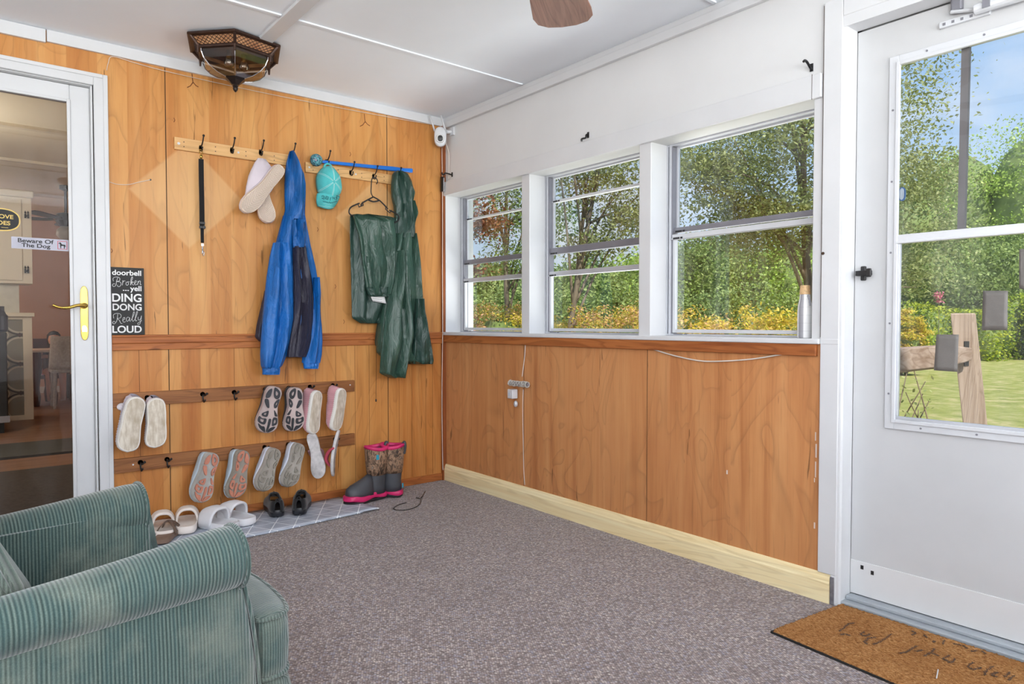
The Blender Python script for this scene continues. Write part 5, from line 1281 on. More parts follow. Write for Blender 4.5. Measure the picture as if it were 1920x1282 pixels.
whitefoam = plain('white_foam', lin(206, 208, 218), .7, 0, .05, 20); peach = plain('peach_tread', lin(196, 130, 108), .7, 0, .12, 30); palegrey = plain('pale_grey_tread', lin(176, 176, 172), .75, 0, .12, 30)
knit_b = cloth('pale_blue_knit', lin(178, 194, 206)); knit_w = cloth('pale_grey_knit', lin(202, 208, 222)); tread_g = plain('worn_grey_tread', lin(148, 142, 132), .75, 0, .14, 30)
foam_g = plain('grey_foam', lin(168, 162, 154), .75, 0, .1, 25); dark_knit = cloth('dark_knit', lin(48, 46, 50)); linerm = cloth('dark_liner', lin(70, 70, 76))
GT = 'trainers hanging on the shoe rails'
SN = []
for (a, dn_, L, W, side, lab, cs, cp, cu, cl_, lp, Nn) in [
    ((516, 724, 499, 812), (-.105, -.115), None, .116, -1, 'trainer with black and pinkish grey sole hanging, left of its pair', greyfoam, black_rub, dark_knit, linerm, False, (-.05, -1, .05)),
    ((555, 726, 550, 809), (-.105, -.115), None, .112, 1, 'trainer with black and pinkish grey sole hanging, right of its pair', greyfoam, black_rub, dark_knit, linerm, False, (.02, -1, .05)),
    ((401, 848, 378, 942), (-.085, -.135), None, .112, -1, 'trainer with peach and white sole hanging low, left of its pair', palegrey, peach, knit_b, linerm, True, (.30, -1, .02)),
    ((459, 843, 440, 934), (-.085, -.135), None, .112, 1, 'trainer with peach and dark grooved sole hanging low, right of its pair', tread_g, peach, knit_b, linerm, True, (.35, -1, .02)),
    ((519, 840, 494, 921), (-.095, -.13), None, .106, -1, 'trainer with worn grey sole hanging low, left of its pair', foam_g, tread_g, knit_w, linerm, True, (.25, -1, .06)),
    ((565, 831, 540, 913), (-.095, -.13), None, .106, 1, 'trainer with worn grey sole hanging low, right of its pair', foam_g, tread_g, knit_w, linerm, True, (.30, -1, .06))]:
    h, dv_, L = hang(*a, *dn_); SN.append(sneaker('trainer', h, dv_, Nn, L, W, side, lab, GT, cs, cp, cu, cl_, lp))
# slippers with knitted uppers
def slipper(name, q, Y, W, side, label, group, knit, Nn, ribw=9, cuff=None):
    h, dv_, L = hang(*q, *Y); Mx = pose(h, dv_, Nn); root = empty(name, h, label, 'slipper', group)
    wf = lambda t: np.interp(t, [0, .012, .05, .13, .3, .5, .68, .82, .92, .97, 1], [0, .18, .34, .43, .45, .44, .48, .5, .43, .28, 0])
    ol = outline(L, W, side, wf=wf); m = slab(ol, [(.90, .0015), (.965, .0), (1.0, .004), (1.012, .012), (1.0, .022), (.95, .024)]); m.xf(Mx); so = m.build('sole', solem, root, True, auto=50)
    m = slab(outline(L, W, side, wf=wf, k=.86), [(.95, -.0012), (1.0, -.0008), (1.0, .002)]); m.xf(Mx); m.build('sole_pad', soler, so, True, auto=40)
    m = MB(); n = 22
    for t0, t1 in ((0.0, 1.0),):
        P = []
        for i in range(n * 3 + 1):
            t = i / (n * 3); hw = wf(min(.995, max(.012, t))) * W * (.99 + .03 * math.sin(i * 2 * PI / 3.0)); hgt = np.interp(t, [0, .05, .15, .35, .45, .6, .85, 1], [.062, .075, .078, .068, .070, .062, .045, .012]) * (1 + .025 * math.sin(i * 2 * PI / 3.0))
            op = np.interp(t, [0, .04, .1, .35, .42, 1], [.0, .3, .5, .5, .0, 0]); row = []
            for j in range(15):
                q_ = (j - 7) / 7; ang = (PI / 2) * (1 - abs(q_)) * (1 - op * .5); sg = 1 if q_ > 0 else -1
                x = 0 if j == 7 else hw * math.cos(ang) ** .6 * sg
                row.append((centre(t, side * .055 * W) + x, t * L - .010 * math.sin(ang) * (t < .1), .018 + hgt * math.sin(ang) ** .85))
            P.append(row)
        m.grid(P)
    m.xf(Mx); u = m.build('knit_upper', knit, root, True)
    if cuff:
        m = MB(); m.sphere(Mx @ Vector((-.030 * 1, L * .22, .095)), .022, .02, .018, 12, 8); m.build('fluffy_trim', cuff, root, True)
    return root
solem = plain('off_white_slipper_sole', lin(228, 224, 218), .75, 0, .04, 12)
def soler_mat(name, c1, c2):
    m, t, b = newmat(name); v = coords(t); f = noise(t, coords(t, (1, 1, .22)), 90, 2); g = noise(t, v, 14, 4); st = noise(t, v, 26, 4, .6)
    c = ramp(t, [(.35, c1), (.6, c2)], f); c = mixc(t, ramp(t, [(.45, (0, 0, 0)), (.72, (.7, .7, .7))], g), c, lin(168, 152, 128)); c = mixc(t, ramp(t, [(.62, (0, 0, 0)), (.8, (.5, .5, .5))], st), c, lin(120, 104, 92))
    setb(t, b, c, .85, 0, f, .6, .002); return m
soler = soler_mat('scuffed_sole', lin(196, 184, 166), lin(222, 214, 200))
lav = cloth('lavender_knit', lin(186, 176, 190), .9, .15, 300, .4); rose = cloth('rose_knit', lin(206, 150, 158), .9, .22, 120, .4); fluff = cloth('white_fluff', lin(226, 220, 226), .95, .08, 200, .6)
GS = 'knitted slippers on the upper shoe rail'
slipper('slipper', (258, 744, 240, 848), (-.11, -.115), .098, -1, 'lavender knitted slipper with dirty white sole, nearest the patio door', GS, lav, (.10, -1, -.06), cuff=fluff)
slipper('slipper', (294, 746, 291, 840), (-.11, -.115), .092, 1, 'lavender knitted slipper with dirty white sole, second from the patio door', GS, lav, (.04, -1, -.10), cuff=None)
slipper('slipper', (597, 732, 589, 814), (-.115, -.12), .088, -1, 'pink knitted slipper with cream sole hanging, left of its pair', GS, rose, (.42, -1, -.22))
slipper('slipper', (644, 728, 630, 808), (-.115, -.12), .088, 1, 'pink knitted slipper with cream sole hanging, right of its pair', GS, rose, (.45, -1, -.22))
# flip-flops on the lower rail
def flip(q, Y, W, side, label, Nn, top, strap):
    h, dv_, L = hang(*q, *Y); Mx = pose(h, dv_, Nn); root = empty('flip_flop', h, label, 'flip-flop', 'flip-flops on the lower shoe rail')
    ol = outline(L, W, side); f = lambda x, y: .012 * math.sin(PI * y / L) - .004
    m = slab(ol, [(.96, .001), (1.0, .003), (1.0, .014), (.97, .016)], f); m.xf(Mx); so = m.build('sole', marble, root, True, auto=40)
    m = slab(ol, [(.955, .0162), (.95, .0178)], f); m.xf(Mx); m.build('footbed', top, so)
    toe = (centre(.8, side * .05 * W), L * .80, .020 + f(0, L * .8)); 
    for s_ in (-1, 1):
        m = MB(); pts = smooth_path([toe, (s_ * W * .22, L * .66, .052), (s_ * W * .42, L * .48, .042), (s_ * W * .42, L * .38, .014)], 5)
        for i, (a, b) in enumerate(zip(pts, pts[1:])):
            pass
        rr = [.005 + .004 * math.sin(PI * i / (len(pts) - 1)) for i in range(len(pts))]; m.tube(pts, rr, 8); m.xf(Mx); m.build('strap', strap, root, True)
    return root
marble = plain('marbled_grey_rubber', lin(196, 192, 192), .6, 0, .28, 26); greytop = cloth('grey_footbed', lin(116, 120, 132)); strapm = cloth('rose_grey_strap', lin(150, 110, 118)); redst = cloth('grey_red_strap', lin(176, 66, 84))
flip((583, 812, 598, 897), (-.10, -.115), .080, 1, 'marbled pale flip-flop hanging sole outward, left of its pair', (-.75, -1, .0), greytop, strapm)
flip((637, 806, 626, 893), (-.12, -.13), .080, -1, 'grey flip-flop with red edged strap hanging edge on, right of its pair', (1.6, -1, .0), greytop, redst)

# slip-on shoes crossing under the third hook of the pale rail
crm = plain('cream_rubber', lin(226, 208, 192), .7, 0, .05, 20); lil = cloth('pale_lilac_cloth', lin(206, 196, 204), .9, .08)
def herring():
    m, t, b = newmat('herringbone_sole'); c = N(t, 'ShaderNodeTexCoord'); s = N(t, 'ShaderNodeSeparateXYZ'); t.links.new(c.outputs['UV'], s.inputs[0])
    q = math_(t, 'ADD', math_(t, 'MULTIPLY', s.outputs[1], 26.0), math_(t, 'MULTIPLY', math_(t, 'ABSOLUTE', s.outputs[0]), 5.0))
    f = ramp(t, [(0, (0, 0, 0)), (.25, (1, 1, 1)), (.6, (1, 1, 1)), (.75, (0, 0, 0))], math_(t, 'FRACT', q))
    setb(t, b, mixc(t, f, lin(186, 164, 146), lin(232, 216, 202)), .75, 0, f, 1.0, .002); return m
herr = herring()
def slipon(q, Y, W, side, label, Nn, parent=None):
    h, dv_, L = hang(*q, *Y); Mx = pose(h, dv_, Nn); root = empty('slip_on_shoe', h, label, 'shoe', 'slip-on shoes on the pale hook rail')
    m = slab(outline(L, W, side), [(.93, .002), (.98, .0), (1.0, .006), (1.0, .020)]); m.xf(Mx); so = m.build('sole', crm, root, True, auto=45)
    m = MB(); ol = outline(L, W, side, k=.86); c_ = np.mean(np.array(ol), 0); n_ = len(ol)
    m.add([(x, y, -.0012) for x, y in ol] + [(c_[0], c_[1], -.0012)], [(i, (i + 1) % n_, n_) for i in range(n_)]); 
    uvs = [((x) / (W * .5), y / L) for x, y in ol] + [(c_[0] / (W * .5), c_[1] / L)]
    m2 = MB(); rows = []
    for i in range(41):
        t = .03 + .94 * i / 40; hw = half_w(t) * W * .86; rows.append([(centre(t, side * .055 * W) + hw * u_, t * L, -.0012 - .0008 * ((i % 2))) for u_ in np.linspace(-1, 1, 9)])
    m2.grid(rows); m2.xf(Mx); o = m2.build('tread', herr, so)
    uvl = o.data.uv_layers.new(name='UVMap')
    for pl in o.data.polygons:
        for li in pl.loop_indices:
            vi = o.data.loops[li].vertex_index; i, j = divmod(vi, 9); uvl.data[li].uv = (j / 4 - 1, i / 40)
    m = shell(L, W, side, [(0, .045), (.1, .052), (.4, .058), (.6, .048), (.85, .030), (1, .012)], None, .36, base=.018, k=.98); m.xf(Mx); u = m.build('upper', lil, root, True, solid=.003); weld(u)
    return root
slipon((531, 312, 456, 396), (-.135, -.125), .088, 1, 'cream soled slip-on shoe crossing in front of its pair', (.10, -1, -.10))
slipon((490, 330, 505, 417), (-.070, -.085), .088, -1, 'cream soled slip-on shoe behind, hanging under its pair', (-.15, -1, -.25))
m = MB(); rs = []
for py, a, b, th in ((296, 484, 498, .02), (304, 478, 505, .04), (316, 472, 515, .05), (330, 466, 520, .055), (348, 462, 512, .055), (370, 459, 498, .05), (388, 457, 486, .04)):
    A_, B_ = on_y(a, py, -.07), on_y(b, py, -.07); cx_ = (A_[0] + B_[0]) / 2; hw = (B_[0] - A_[0]) / 2
    rs.append([(cx_ + hw * math.cos(q), -.065 + th * .5 * math.sin(q) + .004 * math.sin(5 * q), A_[2]) for q in [2 * PI * k / 18 for k in range(18)]])
m.rings(rs); tag(m.build('cloth_shoe_bag', lil, None, True), 'pale lilac cloth upper part bunched on the hook above the slip-on shoes', 'cloth bag')

# ------------------------------------------------------------------ footwear on the floor
def slide(x, y, ang, L, W, side, label, mat_, toe_bump=True):
    Mx = Matrix.Translation((x, y, .012)) @ Matrix.Rotation(ang, 4, 'Z'); root = empty('slide_sandal', (x, y, .012), label, 'sandal', 'pale slide sandals on the shoe mat')
    wf = lambda t: np.interp(t, [0, .012, .05, .14, .3, .5, .68, .82, .93, .975, 1], [0, .2, .34, .43, .45, .45, .5, .51, .42, .27, 0])
    ol = outline(L, W, side, wf=wf); m = slab(ol, [(.93, .0), (.99, .004), (1.0, .014), (1.0, .030), (.985, .036), (.94, .037), (.90, .030), (.4, .028), (.01, .028)]); m.xf(Mx); so = m.build('footbed', mat_, root, True, auto=60)
    m = MB(); P = []
    for t in np.linspace(.44, .78, 9):
        hw = wf(t) * W * 1.04; h_ = .062 + .016 * math.sin(PI * (t - .3) / .5); row = []
        for q in np.linspace(0, PI, 17): row.append((centre(t, side * .055 * W) + hw * np.sign(math.cos(q)) * abs(math.cos(q)) ** .7, t * L - .018 * math.sin(q) * (1 if t < .5 else -.3), .012 + (h_ + .010) * math.sin(q) ** .75))
        P.append(row)
    m.grid(P); m.xf(Mx); m.build('strap', mat_, root, True, solid=.010)
    return root
eva = plain('cream_eva', lin(238, 228, 220), .6, 0, .03, 12); evaw = plain('white_eva', lin(226, 226, 230), .6, 0, .05, 12)
def fl(px, py, z=.01): return on_z(px, py, z)
vdir = lambda px: math.atan2(*(ray(px, 606)[[1, 0]]))
p = fl(348, 1003); slide(p[0], p[1], vdir(348) - PI / 2 - .02, .225, .100, 1, 'cream slide sandal pointing at the wall, right of its pair', eva)
p = fl(325, 1010); slide(p[0] - .03, p[1] + .01, vdir(320) - PI / 2 + .06, .225, .100, -1, 'cream slide sandal beside the brown flip-flops, left of its pair', eva)
p = fl(440, 996); slide(p[0] + .0, p[1], vdir(410) - PI / 2 + .62, .235, .112, -1, 'white chunky slide sandal turned sideways, left of its pair', evaw)
p = fl(476, 988); slide(p[0] + .0, p[1] + .03, vdir(450) - PI / 2 + .70, .235, .112, 1, 'white chunky slide sandal turned sideways, right of its pair', evaw)
def brownflip(x, y, z, ang, label, tilt=0):
    Mx = Matrix.Translation((x, y, z)) @ Matrix.Rotation(ang, 4, 'Z') @ Matrix.Rotation(tilt, 4, 'Y'); root = empty('brown_sandal', (x, y, z), label, 'sandal', 'brown strappy sandals on the shoe mat')
    L, W = .245, .095; ol = outline(L, W, 1); m = slab(ol, [(.95, .0), (1.0, .004), (1.0, .020), (.96, .024)]); m.xf(Mx); m.build('sole', brn, root, True, auto=40)
    for a, b in (((-.045, .10), (.040, .19)), ((.045, .10), (-.040, .19))):
        m = MB(); P = []
        for w_ in (-.012, 0, .012):
            P.append([(a[0] + (b[0] - a[0]) * t, a[1] + (b[1] - a[1]) * t + w_, .018 + .048 * math.sin(PI * t) ** .8) for t in np.linspace(0, 1, 12)])
        m.grid(P); m.xf(Mx); m.build('strap', brn2, root, True, solid=.005)
    return root
brn = plain('brown_footbed', lin(128, 104, 88), .6, 0, .1, 20); brn2 = plain('brown_leather', lin(104, 84, 72), .5, 0, .12, 20)
p = fl(300, 1022); brownflip(p[0], p[1], .012, vdir(300) - PI / 2 - .25, 'brown crossed strap sandal nearest the armchair, lower of its pair')
p = fl(280, 1000); brownflip(p[0] - .02, p[1] + .05, .012, vdir(290) - PI / 2 - .05, 'brown crossed strap sandal closest to the wall, upper of its pair')
blackk = cloth('black_knit', (.010, .010, .012), .6, .3, 300, .2); blacks = plain('black_midsole', (.014, .015, .020), .35, 0, .2, 20)
for px, py, sd, lab, da in ((522, 972, -1, 'black laced trainer standing on the mat, left of its pair', .10), (562, 968, 1, 'black laced trainer standing on the mat, right of its pair', -.06)):
    p = fl(px, py); a = vdir(px) + da; h = (p[0], p[1] + .01, .013)
    o = sneaker('black_trainer', h, (math.cos(a), math.sin(a), 0), (0, 0, -1), .265, .098, sd, lab, 'black trainers standing on the shoe mat', blacks, blacks, blackk, M['blackp'], True, True, prof=[(0, .050), (.04, .066), (.12, .070), (.25, .062), (.38, .072), (.5, .075), (.62, .055), (.8, .038), (1, .018)])

# ------------------------------------------------------------------ clothes on the hooks
def drape(name, rows, mat, parent, Y=-.05, folds=5, amp=.010, seed=0, n=40, ph=0.0, solid=0, back=.4, sub=3):
    """hanging cloth: rows of (py, px left, px right, depth) measured on the wall; closed, gently folded tube"""
    rj = np.random.default_rng(seed); R_ = []
    rows = sorted(rows); py = [r[0] for r in rows]; ys = np.linspace(py[0], py[-1], max(8, int((py[-1] - py[0]) / sub)))
    p1, p2, p3 = rj.uniform(0, 6.28, 3); f2 = folds * 1.7 + .3
    for y in ys:
        a = np.interp(y, py, [r[1] for r in rows]); b = np.interp(y, py, [r[2] for r in rows]); th = np.interp(y, py, [r[3] for r in rows]); u = (y - ys[0]) / (ys[-1] - ys[0] + 1e-6)
        A_, B_ = on_y(a, y, Y), on_y(b, y, Y); cx_ = (A_[0] + B_[0]) / 2; hw = (B_[0] - A_[0]) / 2; z = (A_[2] + B_[2]) / 2; dz = (B_[2] - A_[2]) / 2
        ring = []
        for k in range(n):
            q = 2 * PI * k / n; c_, s_ = math.cos(q), math.sin(q)
            x = c_; d = s_
            am = 1.5 * amp * min(1, th / .03)
            fold = am * (math.sin(folds * x * 2.2 + p1 + 1.3 * u + ph) + .55 * math.sin(f2 * x * 2.2 + p2 - 2.0 * u) + .35 * math.sin(11 * u + 3 * x + p3)) if s_ < 0.15 else 0
            yy = Y + th * .5 * (s_ if s_ > 0 else s_) - fold * (abs(s_) ** .5 if s_ < 0 else 0)
            yy = min(yy, -.004)
            ring.append((cx_ + hw * x * (1 + .0 * fold), yy, on_y(960, 641, 0)[2] * 0 + z + dz * x))
        R_.append(ring)
    m = MB(); m.rings(R_); return m.build(name, mat, parent, True, auto=75)
def nylon(name, c, rough=.45):
    m, t, b = newmat(name); v = coords(t); f = noise(t, v, 7, 5, .6, .6); w_ = noise(t, coords(t, (1, 1, .35)), 26, 4, .6, 1.0)
    a = tuple(x * .82 for x in c); c2 = tuple(min(1, x * 1.15) for x in c)
    setb(t, b, ramp(t, [(.3, a), (.7, c2)], f), rough, 0, w_, .6, .016, .45, 0); return m
blue = nylon('blue_nylon', lin(12, 90, 160)); blue2 = nylon('bright_blue_nylon', lin(14, 98, 174)); navy = nylon('navy_nylon', lin(46, 44, 60), .5)
gre = nylon('green_rubberised', lin(54, 82, 70), .30); gre2 = nylon('green_rubberised_dark', lin(42, 68, 60), .33)
root = empty('blue_jacket', X1(547, 292), 'bright blue hooded rain jacket with navy front panel hanging by its hood', 'jacket')
drape('hood', [(283, 543, 549, .02), (290, 541, 553, .04), (305, 537, 561, .07), (325, 535, 570, .09), (345, 534, 573, .09), (370, 534, 573, .09), (395, 535, 572, .09), (412, 530, 572, .09)], blue, root, -.060, 1.6, .014, 3)
drape('body', [(404, 531, 570, .08), (430, 524, 574, .09), (460, 516, 580, .10), (500, 508, 590, .11), (540, 500, 597, .12), (580, 494, 598, .12), (620, 492, 601, .12), (655, 494, 601, .11), (668, 520, 580, .09)], blue, root, -.064, 4, .010, 5)
drape('back_panel', [(545, 496, 505, .03), (580, 488, 506, .04), (610, 481, 508, .04), (632, 478, 508, .04), (640, 486, 508, .03)], navy, root, -.040, 2, .004, 6)
sl = drape('sleeve', [(455, 512, 538, .05), (480, 506, 543, .07), (520, 500, 547, .085), (560, 496, 549, .09), (600, 492, 549, .09), (640, 489, 545, .085), (665, 488, 538, .08), (684, 489, 530, .07), (690, 491, 525, .06)], blue2, root, -.112, 2.4, .012, 7)
drape('cuff', [(688, 491, 525, .055), (695, 492, 525, .058), (702, 492, 524, .052)], blue2, sl, -.112, 12, .002, 8)
drape('navy_panel', [(462, 549, 574, .04), (480, 549, 576, .05), (520, 550, 584, .06), (560, 550, 588, .065), (600, 547, 587, .065), (640, 541, 583, .065), (660, 538, 578, .06), (669, 538, 574, .05)], navy, root, -.125, 2.6, .012, 9)
drape('shoulder_panel', [(412, 548, 571, .04), (430, 548, 573, .05), (450, 549, 574, .055), (464, 549, 575, .05)], blue, root, -.126, 2.2, .010, 10)
sl = drape('sleeve', [(520, 588, 599, .05), (550, 585, 601, .06), (580, 583, 601, .065), (610, 581, 603, .07), (640, 574, 604, .07), (665, 567, 603, .07), (680, 566, 600, .06)], blue2, root, -.105, 2.0, .008, 11)
drape('cuff', [(679, 568, 598, .05), (686, 569, 597, .054), (691, 570, 596, .048)], blue2, sl, -.105, 12, .002, 12)

# plastic hanger with the green trousers over it
root = empty('plastic_hanger', X1(700, 332), 'black plastic coat hanger carrying green waterproof trousers', 'hanger')
HYy = -.085; hp2 = lambda *a: [on_y(x, y, HYy) for x, y in a]
m = MB()
m.tube(smooth_path(hp2((706, 345), (708, 340), (705, 334), (700, 332), (697, 337), (696, 350), (696, 362), (700, 370)), 4), .0032, 8)
for pts in (((700, 369), (680, 380), (678, 384), (676, 384)), ((700, 369), (712, 376), (724, 388), (727, 392))): m.tube(smooth_path(hp2(*pts), 4), .0042, 8)
m.tube(hp2((680, 378), (681, 385), (673, 388), (671, 382)), .0034, 8); m.tube(hp2((724, 386), (723, 392), (731, 399), (734, 394)), .0034, 8)
m.tube(smooth_path(hp2((674, 381), (660, 387), (655, 393), (655, 400), (660, 404)), 4), .0042, 8); m.tube(smooth_path(hp2((730, 394), (742, 400), (748, 406), (746, 414), (740, 417)), 4), .0042, 8)
m.tube(hp2((660, 404), (740, 418)), .0042, 8); m.tube(smooth_path(hp2((689, 374), (700, 378), (711, 376)), 4), .0045, 8)
m.build('hanger_frame', M['blackp'], root, True)
root = empty('green_trousers', on_y(695, 410, HYy), 'dark green waterproof trousers folded over the black hanger', 'trousers')
def topslope(rows): return rows
drape('leg', [(402, 657, 700, .035), (406, 656, 736, .035), (414, 656, 752, .04), (440, 656, 752, .045), (480, 657, 750, .045), (520, 658, 744, .045), (560, 659, 736, .045), (596, 660, 722, .04), (606, 676, 712, .035)], gre2, root, -.066, 3.5, .010, 21)
l2 = drape('leg', [(404, 662, 700, .035), (412, 664, 738, .04), (440, 672, 742, .05), (470, 676, 742, .06), (500, 681, 742, .065), (525, 684, 740, .06), (540, 686, 736, .045), (552, 690, 732, .03)], gre, root, -.112, 2.8, .014, 22)
drape('cuff', [(538, 685, 738, .045), (546, 688, 736, .048), (556, 694, 732, .04)], gre2, l2, -.114, 14, .003, 23)
m = MB(); P = []
for i in range(4): P.append([on_y(693 + (2 * i) + j * (28 - i) / 5, 551 + i * 4.5 + j * .9, -.118 + .002 * math.sin(j)) for j in range(6)])
m.grid(P); cl2 = m.build('care_label', cloth('white_label', lin(226, 226, 226)), root, True, solid=.001)
m = MB()
for i in range(3): a, b = on_y(697 + i, 555.5 + i * 3.6, -.1195), on_y(719 - i, 558.5 + i * 3.6, -.1195); m.tube([a, b], .0006, 4)
m.build('print_line', M['blackp'], cl2)
root = empty('green_jacket', X1(744, 336), 'dark green hooded raincoat hanging beside the window corner', 'jacket')
drape('hood', [(321, 741, 752, .03), (326, 736, 762, .06), (340, 734, 770, .08), (355, 734, 775, .09), (370, 735, 776, .09), (388, 739, 775, .085), (410, 740, 778, .085), (440, 739, 779, .09), (446, 738, 779, .09)], gre2, root, -.064, 2.0, .014, 31)
drape('hood_edge', [(340, 758, 772, .03), (360, 762, 777, .04), (372, 765, 775, .03), (382, 766, 772, .02)], gre, root, -.105, 2.0, .006, 35)
drape('hood_edge', [(376, 764, 776, .03), (390, 766, 781, .045), (400, 768, 782, .05), (412, 768, 779, .04), (424, 770, 777, .02)], gre, root, -.100, 3.0, .008, 36)
drape('body', [(438, 738, 779, .09), (455, 734, 781, .10), (490, 728, 784, .11), (530, 722, 787, .12), (570, 716, 792, .12), (610, 710, 799, .12), (640, 706, 805, .12), (660, 706, 809, .11), (676, 722, 812, .10), (682, 760, 810, .08)], gre, root, -.066, 3.4, .014, 32)
sl = drape('sleeve', [(470, 740, 764, .05), (510, 735, 766, .07), (560, 728, 768, .08), (600, 722, 772, .085), (630, 718, 774, .085), (655, 715, 770, .08), (680, 713, 764, .075), (700, 712, 760, .06), (708, 730, 757, .04)], gre, root, -.126, 2.2, .016, 33)
drape('front_flap', [(560, 780, 792, .04), (600, 776, 800, .06), (630, 774, 805, .07), (655, 772, 809, .07), (676, 771, 811, .06), (682, 774, 808, .04)], gre2, root, -.118, 2.4, .012, 34)
drape('back_tail', [(585, 712, 722, .03), (615, 706, 722, .04), (640, 703, 722, .04), (648, 704, 720, .03)], gre2, root, -.044, 2.0, .004, 37)
m = MB(); m.tube([on_y(706, 648, -.04), on_y(705, 748, -.03)], .0012, 6); a = on_y(705, 748, -.03); m.lathe([(.003, 0), (.0045, -.004), (.0045, -.012), (.002, -.016)], tuple(a), 8); m.build('drawcord', M['blackp'], root)

# dog lead
root = empty('dog_lead', X1(376, 285), 'black webbing dog lead with metal clips hanging from the first hook', 'dog lead')
m = MB(); a, b = on_y(377, 298, -.05), on_y(379.5, 455, -.05)
P = []
for t_ in np.linspace(0, 1, 24):
    c_ = a + (b - a) * t_; w_ = .0115 if t_ < .80 else .0075; P.append([c_ + np.array((dx, .001 * math.sin(9 * t_), 0)) for dx in (-w_, 0, w_)])
m.grid(P); m.build('webbing', cloth('black_webbing', lin(22, 22, 24), .8), root, solid=.004)
m = MB()
for py in (418, 426): c_ = on_y(379, py, -.054); m.obox(c_, (1, 0, 0), (0, 1, 0), (0, 0, 1), .013, .004, .006)
c_ = on_y(382, 426, -.056); m.lathe([(.008, .004), (.010, 0), (.008, -.004)], tuple(c_), 12, 'y'); m.build('slider', M['blackp'], root, bevel=.001)
c_ = on_y(377, 289, -.05); m = MB(); m.tube(smooth_path([c_ + np.array(q) for q in ((0, .010, .026), (-.006, .004, .018), (-.006, 0, .004), (0, 0, -.004), (.006, 0, .004), (.006, .004, .018))], 4, True), .0018, 6, closed=True); m.obox(c_ + np.array((0, 0, -.012)), (1, 0, 0), (0, 1, 0), (0, 0, 1), .005, .004, .010); m.build('upper_clip', M['brass'], root, True)
c_ = on_y(379.5, 462, -.05); m = MB(); m.obox(c_ + np.array((0, 0, .008)), (1, 0, 0), (0, 1, 0), (0, 0, 1), .006, .003, .006); m.lathe([(.003, 0), (.0045, -.01), (.003, -.018), (.005, -.022), (.003, -.036), (.001, -.040)], tuple(c_), 10); m.tube([c_ + np.array(q) for q in ((.003, 0, -.02), (.008, 0, -.03), (.006, 0, -.044), (0, 0, -.046))], .0018, 6); m.build('lower_clip', M['steel'], root)

# ball launcher lying across the hooks
bc_ = on_y(593, 300, -.045); e0 = on_y(604, 303, -.045); e1 = on_y(773, 320, -.030)
root = empty('ball_launcher', (e0 + e1) / 2, 'long bright blue plastic ball launcher stick resting on the hooks', 'ball launcher')
m = MB(); dz = np.array((0, 0, 1)); rs = []
for s_, h_, d_ in ((0, .006, .004), (.02, .0085, .006), (.5, .010, .006), (.75, .013, .007), (.9, .010, .007), (.985, .013, .007), (1.0, .012, .006)):
    c_ = e0 + (e1 - e0) * s_; rs.append([c_ + np.array((0, d_ * a, h_ * b)) for a, b in ((-1, -.7), (-1, .7), (-.4, 1), (.4, 1), (1, .7), (1, -.7), (.4, -1), (-.4, -1))])
m.rings(rs); m.tube(smooth_path([bc_ + np.array(q) for q in ((.026, .006, .004), (.016, .020, .014), (-.006, .026, .016), (-.022, .020, .002))], 4), .004, 6); m.build('launcher_stick', plain('blue_launcher_plastic', lin(20, 110, 205), .35), root, bevel=.001)
def speck():
    m, t, b = newmat('speckled_ball'); f = noise(t, coords(t), 130, 3, .7); g = noise(t, coords(t), 60, 2)
    c = ramp(t, [(.42, lin(24, 50, 66)), (.5, lin(70, 140, 160)), (.6, lin(120, 176, 176))], f); setb(t, b, mixc(t, ramp(t, [(.62, (0, 0, 0)), (.66, (1, 1, 1))], g), c, lin(180, 140, 150)), .6); return m
m = MB(); m.sphere(tuple(bc_), .0335, n=24, m=16); tag(m.build('dog_ball', speck(), None, True), 'speckled teal rubber ball held in the end of the blue launcher', 'ball')

# baseball cap hanging by its strap
root = empty('baseball_cap', X1(612, 312), 'teal baseball cap with white stitching and dark writing', 'cap')
teal = cloth('teal_cotton', lin(84, 188, 190), .85, .2, 400); stitch = cloth('pale_stitching', lin(190, 226, 222), .9)
cc_ = on_y(617, 345, -.045); cr = np.array((.072, .082, .098))
def cap_pt(u, v):   # u azimuth around, v 0 apex .. 1 rim, apex towards the room
    th = v * PI / 2; rx = math.sin(th); x = rx * math.cos(u) * cr[0] * (1 - .12 * max(0, math.sin(u)) ** 2); z = rx * math.sin(u) * cr[2]; y = -math.cos(th) ** .9 * cr[1] if th < PI / 2 - 1e-6 else 0
    crease = .004 * math.sin(3 * u) * rx + .003 * math.sin(7 * u + 1) * rx
    return np.array((cc_[0] + x, -.030 + y + crease, cc_[2] + z + .002))
m = MB(); m.rings([[cap_pt(2 * PI * k / 36, v) for k in range(36)] for v in (.03, .15, .3, .45, .6, .75, .88, 1.0)], capend=False); cr_ = m.build('crown', teal, root, True, solid=.002)
m = MB()
for k in range(6):
    u = PI / 2 + PI / 3 * k
    for du in (-.03, .03):
        m.tube([cap_pt(u + du / (v + .15), v) + np.array((0, -.0016, 0)) for v in np.linspace(.06, .98, 10)], .0010, 5)
m.build('stitching', stitch, cr_)
m = MB(); c_ = cap_pt(0, 0); m.sphere((c_[0], c_[1] - .002, c_[2]), .007, .003, .007, 12, 8); m.build('button', teal, root, True)
m = MB(); P = []; brim0 = on_y(615, 366, -.05)
for i in range(9):
    t_ = i / 8; row = []
    for j in range(17):
        s_ = -1 + j / 8; wd = .066 * (1 - .30 * t_ ** 2.2) ; x = brim0[0] - .010 * t_ + s_ * wd; z = brim0[2] + .006 - (.085 * t_) * (1 - .22 * s_ * s_) - .004 * s_ * s_
        row.append((x, -.088 + .030 * s_ * s_ + .022 * t_, z))
    P.append(row)
m.grid(P); br = m.build('brim', teal, root, True, solid=.004)
m = MB()
